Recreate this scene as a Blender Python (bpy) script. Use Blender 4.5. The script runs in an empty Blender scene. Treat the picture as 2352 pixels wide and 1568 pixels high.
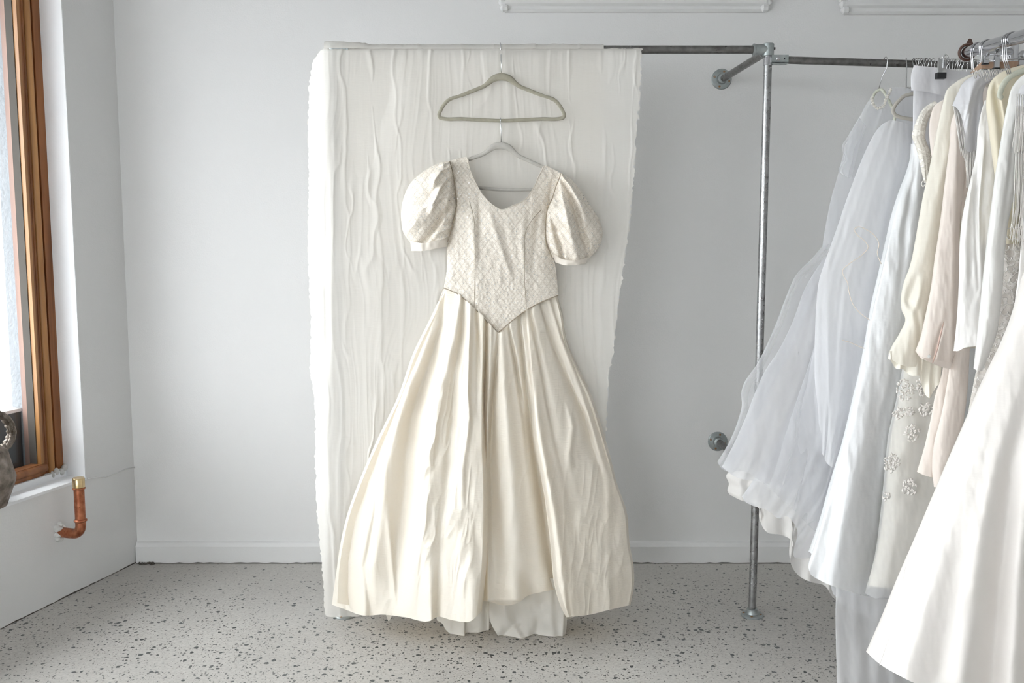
import bpy, math, random
import numpy as np
from mathutils import Vector, Matrix
SC = bpy.context.scene
COL = SC.collection
# ------------------------------------------------------------------ camera, world, exposure
F, TH, H = 2200.0, math.radians(6.36), 1.355
cam_d = bpy.data.cameras.new('camera'); cam_d.sensor_width = 36; cam_d.lens = 36*F/2352
cam_d.clip_start = 0.02
cam = bpy.data.objects.new('camera', cam_d); COL.objects.link(cam)
cam.location = (0, 0, H); cam.rotation_euler = (math.radians(90)-TH, 0, 0)
SC.camera = cam
W = bpy.data.worlds.new('world'); SC.world = W; W.use_nodes = True
wn = W.node_tree.nodes; wl = W.node_tree.links
bg = wn['Background']
tc = wn.new('ShaderNodeTexCoord'); sp = wn.new('ShaderNodeSeparateXYZ'); cr_ = wn.new('ShaderNodeValToRGB')
wl.new(tc.outputs['Generated'], sp.inputs[0]); 
mr = wn.new('ShaderNodeMapRange'); mr.inputs[1].default_value = -1; mr.inputs[2].default_value = 1
wl.new(sp.outputs[2], mr.inputs[0]); wl.new(mr.outputs[0], cr_.inputs[0]); wl.new(cr_.outputs[0], bg.inputs[0])
cr_.color_ramp.elements[0].position = 0.47; cr_.color_ramp.elements[0].color = (0.45, 0.46, 0.48, 1)
cr_.color_ramp.elements[1].position = 0.53; cr_.color_ramp.elements[1].color = (0.975, 0.98, 1.0, 1)
bg.inputs[1].default_value = 5.4
SC.view_settings.view_transform = 'Standard'; SC.view_settings.look = 'None'
SC.view_settings.gamma = 1; SC.view_settings.use_curve_mapping = False
SC.view_settings.exposure = 1.15
try:
    SC.cycles.use_denoising = True; SC.cycles.denoiser = 'OPENIMAGEDENOISE'
    SC.cycles.transparent_max_bounces = 16; SC.cycles.max_bounces = 7; SC.cycles.diffuse_bounces = 6; SC.cycles.glossy_bounces = 3
    SC.cycles.use_adaptive_sampling = True; SC.cycles.adaptive_threshold = .03
    SC.cycles.sample_clamp_indirect = 8
except Exception: pass

# ------------------------------------------------------------------ measuring helpers
CT, ST = math.cos(TH), math.sin(TH)
def at(px, py, Y):
    """world point seen at photograph position (px, py) at room depth Y"""
    px = np.asarray(px, float); py = np.asarray(py, float)
    b = (784-py)/F; k = Y/(CT+b*ST)
    return np.stack([(px-1176)/F*k, Y+0*px, H+(-ST+b*CT)*k], -1)
def A(px, py, Y): return Vector(at(px, py, Y).tolist())
rng = np.random.RandomState(7); TAB = rng.rand(256, 256)
def vn(x, y, seed=0):
    x = x+seed*37.13; y = y+seed*17.71
    xi = np.floor(x).astype(int); yi = np.floor(y).astype(int); fx = x-xi; fy = y-yi
    fx = fx*fx*fx*(fx*(fx*6-15)+10); fy = fy*fy*fy*(fy*(fy*6-15)+10)
    g = lambda i, j: TAB[(xi+i) & 255, (yi+j) & 255]
    return ((g(0,0)*(1-fx)+g(1,0)*fx)*(1-fy)+(g(0,1)*(1-fx)+g(1,1)*fx)*fy)*2-1
def fbm(x, y, o=3, seed=0):
    r = 0; a = 1
    for i in range(o): r = r+a*vn(x*2**i, y*2**i, seed+i*5); a *= .5
    return r
def ridge(x, y, seed=0, o=2):
    r = 0; a = 1
    for i in range(o): r = r+a*(1-np.abs(vn(x*2**i, y*2**i, seed+i*3))*2.2); a *= .5
    return r
def sm(a, b, x):
    t = np.clip((x-a)/(b-a), 0, 1); return t*t*(3-2*t)
def spline(pts, u):
    """points on a smooth curve through pts, u in 0..1 by chord length"""
    P = np.array(pts, float); n = len(P)
    c = np.r_[0, np.cumsum(np.maximum(1e-6, np.hypot(*(np.diff(P[:, :2], axis=0).T))))]; c /= c[-1]
    if n == 2: return P[0]+(P[1]-P[0])*np.asarray(u)[..., None]
    m = np.zeros_like(P); d = np.diff(P, axis=0)/np.diff(c)[:, None]
    w0 = np.diff(c)
    m[1:-1] = (d[:-1]*w0[1:, None]+d[1:]*w0[:-1, None])/(w0[1:]+w0[:-1])[:, None]; m[0] = d[0]; m[-1] = d[-1]
    u = np.clip(u, 0, 1); i = np.clip(np.searchsorted(c, u, 'right')-1, 0, n-2)
    h = (c[i+1]-c[i])[..., None]; t = ((u-c[i])/(c[i+1]-c[i]))[..., None]
    return P[i]*(2*t**3-3*t**2+1)+m[i]*h*(t**3-2*t**2+t)+P[i+1]*(-2*t**3+3*t**2)+m[i+1]*h*(t**3-t**2)
def grid(L, R, T=None, B=None, nu=60, nv=80, cosmap=False):
    a = np.linspace(0, 1, nu); s = (1-np.cos(math.pi*a))/2 if cosmap else a; t = np.linspace(0, 1, nv)
    l = spline(L, t); r = spline(R, t)
    tp = spline(T or [L[0], R[0]], s); bt = spline(B or [L[-1], R[-1]], s)
    S, TT = np.meshgrid(s, t)
    P = (1-S)[..., None]*l[:, None]+S[..., None]*r[:, None]
    lin0 = (1-s)[:, None]*l[0]+s[:, None]*r[0]; lin1 = (1-s)[:, None]*l[-1]+s[:, None]*r[-1]
    P = P+(1-TT)[..., None]*(tp-lin0)[None]+TT[..., None]*(bt-lin1)[None]
    return P[..., 0], P[..., 1], S, TT
def fold(px, py, pts):
    """crease running down through keypoints (x, y, amplitude towards the viewer, width left, width right)"""
    K = np.array(pts, float); y = K[:, 1]
    f = lambda k: np.interp(py, y, K[:, k])
    d = px-f(0); return f(2)*np.where(d < 0, np.exp(-(d/f(3))**2), np.exp(-(d/f(4))**2))

# ------------------------------------------------------------------ object helpers
def wloc(o):
    v = Vector((0, 0, 0))
    while o is not None: v = v+o.location; o = o.parent
    return v
def obj(name, me, mat=None, parent=None):
    o = bpy.data.objects.new(name, me); COL.objects.link(o)
    if mat: me.materials.append(mat)
    if parent is not None: o.parent = parent
    return o
def mk(name, verts, faces, mat, parent=None, smooth=True, uv=None):
    me = bpy.data.meshes.new(name); V = np.asarray(verts, float).reshape(-1, 3)
    org = np.array(wloc(parent)) if parent is not None else np.array([V[:, 0].mean(), V[:, 1].mean(), V[:, 2].min()])
    V = V-org
    F_ = np.asarray(faces)
    if F_.ndim == 2 and F_.dtype != object:
        nf, k = F_.shape
        me.vertices.add(len(V)); me.vertices.foreach_set('co', V.ravel())
        me.loops.add(nf*k); me.loops.foreach_set('vertex_index', F_.ravel().astype(np.int32))
        me.polygons.add(nf); me.polygons.foreach_set('loop_start', (np.arange(nf)*k).astype(np.int32))
        me.update(calc_edges=True)
    else: me.from_pydata(V.tolist(), [], [list(map(int, f)) for f in faces]); F_ = None
    me.validate()
    me.polygons.foreach_set('use_smooth', [bool(smooth)]*len(me.polygons))
    # surface coordinates in metres (x across, height up) for the cloth patterns
    ul = me.uv_layers.new(name='UVMap'); idx = np.zeros(len(me.loops), np.int32); me.loops.foreach_get('vertex_index', idx)
    UV = (V+org)[:, [0, 2]] if uv is None else np.asarray(uv).reshape(-1, 2)
    ul.data.foreach_set('uv', UV[idx].ravel())
    o = obj(name, me, mat, parent)
    if parent is None: o.location = org.tolist()
    return o
class MB:
    """collects shapes into one mesh"""
    def __init__(s): s.v = []; s.f = []; s.n = 0
    def add(s, v, f):
        v = np.asarray(v, float).reshape(-1, 3); s.v.append(v); s.f += [[i+s.n for i in q] for q in f]; s.n += len(v); return s
    def sheet(s, G):
        nv, nu = G.shape[:2]; i = np.arange(nv*nu).reshape(nv, nu)
        q = np.stack([i[:-1, :-1], i[1:, :-1], i[1:, 1:], i[:-1, 1:]], -1).reshape(-1, 4)
        return s.add(G.reshape(-1, 3), q.tolist())
    def box(s, a, b, fr=None):
        v = [(x, y, z) for x in (a[0], b[0]) for y in (a[1], b[1]) for z in (a[2], b[2])]
        q = [(0,1,3,2),(4,6,7,5),(0,4,5,1),(2,3,7,6),(0,2,6,4),(1,5,7,3)]
        if fr: v = [fr(*p) for p in v]; q = [k[::-1] for k in q]
        return s.add(v, q)
    def tube(s, pts, r, seg=10, closed=False, flat=None, caps=True):
        """sweep; r number or list; flat = (direction, factor) squashes the section along direction"""
        P = [Vector(p) for p in pts]; n = len(P); rr = r if hasattr(r, '__len__') else [r]*n
        rings = []; up = None
        for i in range(n):
            a = P[(i-1) % n] if (closed or i > 0) else P[i]; b = P[(i+1) % n] if (closed or i < n-1) else P[i]
            t = (b-a).normalized()
            if up is None:
                up = Vector(flat[0]) if flat else (Vector((0, 0, 1)) if abs(t.z) < .9 else Vector((0, 1, 0)))
            if flat: up = Vector(flat[0])
            u = (up-t*up.dot(t)).normalized(); w = t.cross(u); up = u
            k = flat[1] if flat else 1
            rings.append([P[i]+(u*math.cos(q)*k+w*math.sin(q))*rr[i] for q in [2*math.pi*j/seg for j in range(seg)]])
        v = [p for R_ in rings for p in R_]; f = []
        for i in range(n if closed else n-1):
            for j in range(seg):
                a = i*seg+j; b = i*seg+(j+1) % seg; i2 = (i+1) % n
                f.append((a, b, i2*seg+(j+1) % seg, i2*seg+j))
        if not closed and caps: f.append(tuple(range(seg))[::-1]); f.append(tuple((n-1)*seg+j for j in range(seg)))
        return s.add([tuple(p) for p in v], f)
    def lathe(s, c, axis, prof, seg=24):
        """prof = [(radius, distance along axis)]"""
        ax = Vector(axis).normalized(); u = ax.orthogonal().normalized(); w = ax.cross(u); c = Vector(c)
        v = []; f = []
        for (r, h) in prof:
            for j in range(seg):
                q = 2*math.pi*j/seg; v.append(tuple(c+ax*h+(u*math.cos(q)+w*math.sin(q))*r))
        for i in range(len(prof)-1):
            for j in range(seg): f.append((i*seg+j, i*seg+(j+1) % seg, (i+1)*seg+(j+1) % seg, (i+1)*seg+j))
        f.append(tuple(range(seg))[::-1]); f.append(tuple((len(prof)-1)*seg+j for j in range(seg)))
        return s.add(v, f)
    def build(s, name, mat, parent=None, smooth=True, sharp=None):
        V = np.concatenate(s.v)
        fs = s.f
        if all(len(q) == 4 for q in fs): o = mk(name, V, np.array(fs), mat, parent, smooth)
        else:
            arr = np.empty(len(fs), dtype=object)
            for i, q in enumerate(fs): arr[i] = q
            o = mk(name, V, arr, mat, parent, smooth)
        if sharp: 
            try: o.data.set_sharp_from_angle(angle=math.radians(sharp))
            except Exception: pass
        return o
def tag(o, label, cat, group=None, kind=None):
    if label: o['label'] = label
    if cat: o['category'] = cat
    if group: o['group'] = group
    if kind: o['kind'] = kind
    return o
def empty(name, loc, label, cat, group=None):
    o = bpy.data.objects.new(name, None); COL.objects.link(o); o.location = loc; o.empty_display_size = .05
    return tag(o, label, cat, group)
def struct(o): o['kind'] = 'structure'; return o

# ------------------------------------------------------------------ materials
def nodes(name):
    m = bpy.data.materials.new(name); m.use_nodes = True; nt = m.node_tree
    return m, nt.nodes, nt.links, nt.nodes['Principled BSDF'], nt.nodes['Material Output']
def noise_col(nd, ln, c1, c2, scale, vec=None, detail=4, stretch=None):
    tc = nd.new('ShaderNodeTexCoord'); mp = nd.new('ShaderNodeMapping'); n = nd.new('ShaderNodeTexNoise'); r = nd.new('ShaderNodeValToRGB')
    ln.new(tc.outputs['Object' if vec is None else vec], mp.inputs[0]); ln.new(mp.outputs[0], n.inputs['Vector'])
    if stretch: mp.inputs['Scale'].default_value = stretch
    n.inputs['Scale'].default_value = scale; n.inputs['Detail'].default_value = detail
    r.color_ramp.elements[0].position = .3; r.color_ramp.elements[1].position = .7
    r.color_ramp.elements[0].color = (*c1, 1); r.color_ramp.elements[1].color = (*c2, 1); ln.new(n.outputs[0], r.inputs[0])
    return r, n
def bump(nd, ln, src, strength, dist, b=None):
    k = nd.new('ShaderNodeBump'); k.inputs['Strength'].default_value = strength; k.inputs['Distance'].default_value = dist
    ln.new(src, k.inputs['Height'])
    if b: ln.new(b, k.inputs['Normal'])
    return k.outputs[0]
def simple(name, c, rough=.6, metal=0, c2=None, scale=8, bmp=0, bscale=40, stretch=None):
    m, nd, ln, p, out = nodes(name)
    p.inputs['Base Color'].default_value = (*c, 1); p.inputs['Roughness'].default_value = rough; p.inputs['Metallic'].default_value = metal
    if c2: r, n = noise_col(nd, ln, c, c2, scale, stretch=stretch); ln.new(r.outputs[0], p.inputs['Base Color'])
    if bmp:
        r, n = noise_col(nd, ln, c, c, bscale, stretch=stretch); ln.new(bump(nd, ln, n.outputs[0], 1, bmp), p.inputs['Normal'])
    return m
def fabric(name, c, c2=None, tc=None, rough=.75, trans=.3, alpha=1., slub=.0004, crinkle=0, cscale=30, sheen=.2, spec=.3, weave=0, edge=False, stretch=(1, 1, .12)):
    """woven cloth: colour with soft variation, thread slubs, light that passes through, optional sheerness"""
    m, nd, ln, p, out = nodes(name)
    p.inputs['Roughness'].default_value = rough; p.inputs['Specular IOR Level'].default_value = spec
    try: p.inputs['Sheen Weight'].default_value = sheen
    except Exception: pass
    r, n = noise_col(nd, ln, c, c2 or tuple(x*.95 for x in c), 6); ln.new(r.outputs[0], p.inputs['Base Color'])
    _, n1 = noise_col(nd, ln, c, c, 260, detail=2, stretch=(.12, .12, 1))
    nb = bump(nd, ln, n1.outputs[0], 1, slub)
    if crinkle:
        _, n2 = noise_col(nd, ln, c, c, cscale, detail=5, stretch=stretch); nb = bump(nd, ln, n2.outputs[0], 1, crinkle, nb)
    ln.new(nb, p.inputs['Normal'])
    last = p.outputs[0]
    if trans:
        t = nd.new('ShaderNodeBsdfTranslucent'); (ln.new(r.outputs[0], t.inputs[0]) if tc is None else setattr(t.inputs[0], 'default_value', (*tc, 1))); ln.new(nb, t.inputs['Normal'])
        mx = nd.new('ShaderNodeMixShader'); mx.inputs[0].default_value = trans; ln.new(last, mx.inputs[1]); ln.new(t.outputs[0], mx.inputs[2]); last = mx.outputs[0]
    if alpha < 1:
        tr = nd.new('ShaderNodeBsdfTransparent'); mx = nd.new('ShaderNodeMixShader')
        # a net looks denser where it turns edge-on, as real tulle does
        lw = nd.new('ShaderNodeLayerWeight'); lw.inputs[0].default_value = .25
        mr = nd.new('ShaderNodeMapRange'); mr.inputs[3].default_value = alpha; mr.inputs[4].default_value = min(1, alpha+.45)
        ln.new(lw.outputs['Facing'], mr.inputs[0]); ln.new(mr.outputs[0], mx.inputs[0])
        ln.new(tr.outputs[0], mx.inputs[1]); ln.new(last, mx.inputs[2]); last = mx.outputs[0]
    ln.new(last, out.inputs[0]); return m

def wall_mat(name, c):
    m, nd, ln, p, out = nodes(name)
    r, n = noise_col(nd, ln, tuple(x*.97 for x in c), c, 1.5, detail=6); ln.new(r.outputs[0], p.inputs['Base Color'])
    p.inputs['Roughness'].default_value = .6; p.inputs['Specular IOR Level'].default_value = .25
    _, n1 = noise_col(nd, ln, c, c, 9, detail=6); _, n2 = noise_col(nd, ln, c, c, 180, detail=2)
    ln.new(bump(nd, ln, n2.outputs[0], .6, .0008, bump(nd, ln, n1.outputs[0], .5, .004)), p.inputs['Normal']); return m
def floor_mat():
    m, nd, ln, p, out = nodes('ground_concrete')
    tc = nd.new('ShaderNodeTexCoord')
    base, n0 = noise_col(nd, ln, (.43, .415, .395), (.555, .54, .515), 1.3, detail=8)
    fine, n1 = noise_col(nd, ln, (.80, .79, .78), (1.06, 1.05, 1.03), 110, detail=4)
    mul = nd.new('ShaderNodeMix'); mul.data_type = 'RGBA'; mul.blend_type = 'MULTIPLY'; mul.inputs[0].default_value = .8
    ln.new(base.outputs[0], mul.inputs[6]); ln.new(fine.outputs[0], mul.inputs[7]); col = mul.outputs[2]
    dens = nd.new('ShaderNodeTexNoise'); dens.inputs['Scale'].default_value = 2.2; dens.inputs['Detail'].default_value = 3
    mp = nd.new('ShaderNodeMapping'); ln.new(tc.outputs['Object'], mp.inputs[0]); mp.inputs['Location'].default_value = (3.1, 1.7, 0); ln.new(mp.outputs[0], dens.inputs['Vector'])
    # the surface is ground deeper away from the back wall: more stones show there
    sx = nd.new('ShaderNodeSeparateXYZ'); ln.new(tc.outputs['Object'], sx.inputs[0])
    g = nd.new('ShaderNodeMapRange'); g.inputs[1].default_value = 3.55; g.inputs[2].default_value = 2.85; g.inputs[3].default_value = -.44; g.inputs[4].default_value = .16; ln.new(sx.outputs[1], g.inputs[0])
    ad = nd.new('ShaderNodeMath'); ln.new(dens.outputs[0], ad.inputs[0]); ln.new(g.outputs[0], ad.inputs[1])
    for sc_, thr, amt, colr in ((50, .40, .48, (.07, .075, .075)), (95, .40, .62, (.10, .10, .095)), (180, .36, .60, (.18, .16, .145))):
        warp = nd.new('ShaderNodeTexNoise'); warp.inputs['Scale'].default_value = sc_*1.6; ln.new(tc.outputs['Object'], warp.inputs['Vector'])
        wm = nd.new('ShaderNodeVectorMath'); wm.operation = 'MULTIPLY_ADD'; ln.new(warp.outputs['Color'], wm.inputs[0]); wm.inputs[1].default_value = (.6/sc_,)*3; ln.new(tc.outputs['Object'], wm.inputs[2])
        v = nd.new('ShaderNodeTexVoronoi'); v.inputs['Scale'].default_value = sc_; ln.new(wm.outputs[0], v.inputs['Vector'])
        s2 = nd.new('ShaderNodeSeparateColor'); ln.new(v.outputs['Color'], s2.inputs[0])
        sz = nd.new('ShaderNodeMapRange'); sz.inputs[3].default_value = thr*.3; sz.inputs[4].default_value = thr; ln.new(s2.outputs[0], sz.inputs[0])
        lt = nd.new('ShaderNodeMath'); lt.operation = 'LESS_THAN'; ln.new(v.outputs['Distance'], lt.inputs[0]); ln.new(sz.outputs[0], lt.inputs[1])
        pr = nd.new('ShaderNodeMath'); pr.operation = 'MULTIPLY'; ln.new(ad.outputs[0], pr.inputs[0]); pr.inputs[1].default_value = amt
        l2 = nd.new('ShaderNodeMath'); l2.operation = 'LESS_THAN'; ln.new(s2.outputs[1], l2.inputs[0]); ln.new(pr.outputs[0], l2.inputs[1])
        mm = nd.new('ShaderNodeMath'); mm.operation = 'MULTIPLY'; ln.new(lt.outputs[0], mm.inputs[0]); ln.new(l2.outputs[0], mm.inputs[1])
        mx = nd.new('ShaderNodeMix'); mx.data_type = 'RGBA'; ln.new(mm.outputs[0], mx.inputs[0]); ln.new(col, mx.inputs[6]); mx.inputs[7].default_value = (*colr, 1); col = mx.outputs[2]
    ln.new(col, p.inputs['Base Color'])
    p.inputs['Roughness'].default_value = .42; p.inputs['Specular IOR Level'].default_value = .35
    ln.new(bump(nd, ln, n1.outputs[0], .3, .0006), p.inputs['Normal']); return m
def wood_mat(name, a, b):
    m, nd, ln, p, out = nodes(name)
    r, n = noise_col(nd, ln, a, b, 22, detail=8, stretch=(1, 1, .07)); ln.new(r.outputs[0], p.inputs['Base Color']); n.inputs['Distortion'].default_value = .8
    p.inputs['Roughness'].default_value = .38
    ln.new(bump(nd, ln, n.outputs[0], .4, .001), p.inputs['Normal']); return m
def pipe_mat(name, a, b, rough=.38):
    m, nd, ln, p, out = nodes(name); p.inputs['Metallic'].default_value = .9
    r, n = noise_col(nd, ln, a, b, 45, detail=6); ln.new(r.outputs[0], p.inputs['Base Color'])
    rr, n2 = noise_col(nd, ln, (rough*.7,)*3, (rough*1.4,)*3, 70); ln.new(rr.outputs[0], p.inputs['Roughness'])
    ln.new(bump(nd, ln, n2.outputs[0], .5, .0004), p.inputs['Normal']); return m
def quilt_mat():
    """beaded brocade: stitched diamond net, one dot per diamond, sequins"""
    m, nd, ln, p, out = nodes('beaded_brocade')
    uv = nd.new('ShaderNodeUVMap'); sx = nd.new('ShaderNodeSeparateXYZ'); ln.new(uv.outputs[0], sx.inputs[0])
    def M(op, a, b=None):
        k = nd.new('ShaderNodeMath'); k.operation = op
        for i, q in enumerate((a, b)):
            if q is None: continue
            if isinstance(q, (int, float)): k.inputs[i].default_value = q
            else: ln.new(q, k.inputs[i])
        return k.outputs[0]
    U, V_ = sx.outputs[0], M('MULTIPLY', sx.outputs[1], .78)
    per = .026
    da = M('ABSOLUTE', M('SUBTRACT', M('FRACT', M('DIVIDE', M('ADD', U, V_), per)), .5))
    db = M('ABSOLUTE', M('SUBTRACT', M('FRACT', M('DIVIDE', M('SUBTRACT', U, V_), per)), .5))
    line = M('MAXIMUM', M('GREATER_THAN', da, .455), M('GREATER_THAN', db, .455))
    p2 = per/3
    ea = M('ABSOLUTE', M('SUBTRACT', M('FRACT', M('DIVIDE', M('ADD', U, V_), p2)), .5))
    eb = M('ABSOLUTE', M('SUBTRACT', M('FRACT', M('DIVIDE', M('SUBTRACT', U, V_), p2)), .5))
    dot = M('LESS_THAN', M('ADD', M('MULTIPLY', ea, ea), M('MULTIPLY', eb, eb)), .04)
    vo = nd.new('ShaderNodeTexVoronoi'); vo.inputs['Scale'].default_value = 210; ln.new(uv.outputs[0], vo.inputs['Vector'])
    sc_ = nd.new('ShaderNodeSeparateColor'); ln.new(vo.outputs['Color'], sc_.inputs[0])
    seq = M('MULTIPLY', M('GREATER_THAN', sc_.outputs[0], .80), M('LESS_THAN', vo.outputs['Distance'], .33))
    base, n = noise_col(nd, ln, (.68, .61, .52), (.88, .83, .755), 260, detail=3)
    def mix(fac, a, c):
        x = nd.new('ShaderNodeMix'); x.data_type = 'RGBA'; ln.new(fac, x.inputs[0]); ln.new(a, x.inputs[6]); x.inputs[7].default_value = (*c, 1); return x.outputs[2]
    c = mix(M('MULTIPLY', line, .34), base.outputs[0], (.36, .28, .20))
    c = mix(M('MULTIPLY', dot, .28), c, (.38, .32, .25))
    c = mix(seq, c, (.95, .95, .93)); ln.new(c, p.inputs['Base Color'])
    ln.new(M('MULTIPLY', seq, .35), p.inputs['Metallic'])
    ln.new(M('SUBTRACT', .62, M('MULTIPLY', seq, .45)), p.inputs['Roughness'])
    h = M('ADD', M('MULTIPLY', n.outputs[0], .4), M('MULTIPLY', M('SUBTRACT', 1, line), .6))
    nb = bump(nd, ln, h, 1, .0009)
    # each sequin lies at its own angle
    cb = nd.new('ShaderNodeVectorMath'); cb.operation = 'SUBTRACT'; ln.new(vo.outputs['Color'], cb.inputs[0]); cb.inputs[1].default_value = (.5, .5, .5)
    sc2 = nd.new('ShaderNodeVectorMath'); sc2.operation = 'SCALE'; ln.new(cb.outputs[0], sc2.inputs[0]); ln.new(M('MULTIPLY', seq, .5), sc2.inputs['Scale'])
    ad = nd.new('ShaderNodeVectorMath'); ln.new(nb, ad.inputs[0]); ln.new(sc2.outputs[0], ad.inputs[1])
    nm = nd.new('ShaderNodeVectorMath'); nm.operation = 'NORMALIZE'; ln.new(ad.outputs[0], nm.inputs[0]); ln.new(nm.outputs[0], p.inputs['Normal'])
    return m
def lace_mat(name, c, c2, scale=26, hole=.35):
    m, nd, ln, p, out = nodes(name)
    uv = nd.new('ShaderNodeUVMap'); n = nd.new('ShaderNodeTexNoise'); n.inputs['Scale'].default_value = scale; n.inputs['Detail'].default_value = 2; n.inputs['Distortion'].default_value = 1.5
    ln.new(uv.outputs[0], n.inputs['Vector']); r = nd.new('ShaderNodeValToRGB'); ln.new(n.outputs[0], r.inputs[0])
    r.color_ramp.elements[0].position = .52; r.color_ramp.elements[1].position = .56
    mx = nd.new('ShaderNodeMix'); mx.data_type = 'RGBA'; ln.new(r.outputs[0], mx.inputs[0]); mx.inputs[6].default_value = (*c, 1); mx.inputs[7].default_value = (*c2, 1)
    ln.new(mx.outputs[2], p.inputs['Base Color']); p.inputs['Roughness'].default_value = .8
    v = nd.new('ShaderNodeTexVoronoi'); v.inputs['Scale'].default_value = 260; ln.new(uv.outputs[0], v.inputs['Vector'])
    nb = bump(nd, ln, v.outputs['Distance'], .5, .0007, bump(nd, ln, r.outputs[0], .8, .0015)); ln.new(nb, p.inputs['Normal'])
    if hole:
        tr = nd.new('ShaderNodeBsdfTransparent'); ms = nd.new('ShaderNodeMixShader'); mr = nd.new('ShaderNodeMapRange')
        mr.inputs[3].default_value = 1-hole; mr.inputs[4].default_value = 1; ln.new(r.outputs[0], mr.inputs[0])
        ln.new(mr.outputs[0], ms.inputs[0]); ln.new(tr.outputs[0], ms.inputs[1]); ln.new(p.outputs[0], ms.inputs[2]); ln.new(ms.outputs[0], out.inputs[0])
    return m
def glass_mat():
    m, nd, ln, p, out = nodes('window_glass'); nd.remove(p)
    t = nd.new('ShaderNodeBsdfTransparent'); g = nd.new('ShaderNodeBsdfGlossy'); g.inputs['Roughness'].default_value = .02
    lw = nd.new('ShaderNodeLayerWeight'); lw.inputs[0].default_value = .5; pw = nd.new('ShaderNodeMath'); pw.operation = 'POWER'; pw.inputs[1].default_value = 4; ln.new(lw.outputs['Facing'], pw.inputs[0])
    fr = nd.new('ShaderNodeMapRange'); fr.inputs[3].default_value = .03; fr.inputs[4].default_value = .7; ln.new(pw.outputs[0], fr.inputs[0]); mx = nd.new('ShaderNodeMixShader')
    t.inputs[0].default_value = (.96, .98, .98, 1)
    ln.new(fr.outputs[0], mx.inputs[0]); ln.new(t.outputs[0], mx.inputs[1]); ln.new(g.outputs[0], mx.inputs[2]); ln.new(mx.outputs[0], out.inputs[0]); return m

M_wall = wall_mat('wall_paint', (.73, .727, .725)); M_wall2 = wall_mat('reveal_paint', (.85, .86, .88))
M_trim = wall_mat('trim_paint', (.72, .718, .715)); M_ceil = wall_mat('ceiling_paint', (.66, .66, .66))
M_floor = floor_mat()
M_wood = wood_mat('varnished_timber', (.16, .052, .014), (.36, .14, .045)); M_woodl = wood_mat('pale_timber', (.30, .13, .04), (.52, .27, .10))
M_crack = simple('dark_gap', (.09, .08, .07), .9)
M_grey = simple('grey_masonry_paint', (.16, .175, .19), .6, c2=(.20, .215, .23), scale=5, bmp=.004, bscale=60)
M_dark = simple('dark_planter', (.035, .04, .045), .5, c2=(.06, .065, .07), scale=3)
M_street = simple('street_paving', (.42, .42, .42), .8, c2=(.5, .5, .5), scale=2, bmp=.002)
M_pipe = pipe_mat('galvanised_steel', (.25, .25, .25), (.40, .40, .405), .30); M_pipe_d = pipe_mat('worn_steel', (.14, .135, .13), (.24, .235, .23), .36)
M_cast = pipe_mat('cast_fitting', (.31, .34, .34), (.44, .47, .47), .45)
M_chrome = simple('chrome', (.52, .52, .54), .12, 1.0); M_wire = simple('steel_wire', (.6, .6, .6), .25, 1.0)
M_screw = simple('brass_screw', (.35, .2, .1), .4, .9)
M_copper = pipe_mat('aged_copper', (.32, .10, .05), (.55, .22, .12), .35); M_brass = simple('brass', (.62, .46, .24), .3, .95, c2=(.72, .56, .33), scale=30)
M_plaster = simple('rough_plaster', (.55, .55, .53), .9, c2=(.75, .75, .73), scale=40, bmp=.006, bscale=60)
M_velvet = simple('grey_velvet', (.32, .30, .235), .95, c2=(.38, .355, .285), scale=60, bmp=.0006, bscale=600)
M_velvet2 = simple('pale_velvet', (.46, .44, .405), .95, c2=(.52, .50, .46), scale=60, bmp=.0006, bscale=600)
M_velvet3 = simple('greenish_velvet', (.52, .53, .44), .95, c2=(.60, .61, .52), scale=60)
M_black = simple('black_rubber', (.012, .012, .014), .45)
M_pewter = simple('pewter', (.10, .08, .06), .5, .7, c2=(.36, .31, .27), scale=30, bmp=.008, bscale=50)
M_clip = simple('clear_plastic_clip', (.62, .62, .62), .15, .6)
M_muslin = fabric('muslin', (.90, .875, .83), (.88, .85, .80), rough=.85, trans=.35, alpha=.84, crinkle=.0022, cscale=22, slub=.0003, stretch=(1, 1, .08))
M_silk = fabric('raw_silk', (.89, .845, .765), (.87, .815, .72), tc=(.92, .78, .56), rough=.42, trans=.22, crinkle=.0035, cscale=14, slub=.0007, sheen=.3, spec=.45, stretch=(1, 1, .45))
M_silkcuff = fabric('silk_cuff', (.84, .78, .70), None, rough=.4, trans=.2, spec=.5)
M_lining = fabric('lining_cotton', (.85, .82, .765), (.80, .775, .725), rough=.7, trans=.3, crinkle=.002, cscale=12, stretch=(1, 1, .6))
M_quilt = quilt_mat()
M_thread = simple('antique_thread', (.36, .30, .22), .7)
M_tulle = fabric('tulle', (.88, .885, .91), (.85, .855, .88), rough=.9, trans=.45, alpha=.22, slub=.0001)
M_tulle2 = fabric('tulle_layers', (.88, .885, .91), (.85, .855, .88), rough=.9, trans=.45, alpha=.5, slub=.0001)
M_organza = fabric('organza', (.885, .885, .90), (.87, .87, .885), rough=.6, trans=.4, alpha=.6, slub=.0001)
M_whitelin = fabric('white_lining', (.83, .81, .79), (.78, .755, .72), rough=.7, trans=.25, crinkle=.003, cscale=10, stretch=(1, 1, .8))
M_satin = fabric('white_satin', (.875, .882, .895), (.85, .858, .872), rough=.33, trans=.15, crinkle=.004, cscale=7, sheen=.1, spec=.5, slub=.0001, stretch=(1, 1, 1.6))
M_satin2 = fabric('silver_satin', (.72, .715, .74), (.68, .675, .70), rough=.28, trans=.12, crinkle=.003, cscale=8, spec=.55, slub=.0001, stretch=(1, 1, .2))
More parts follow.
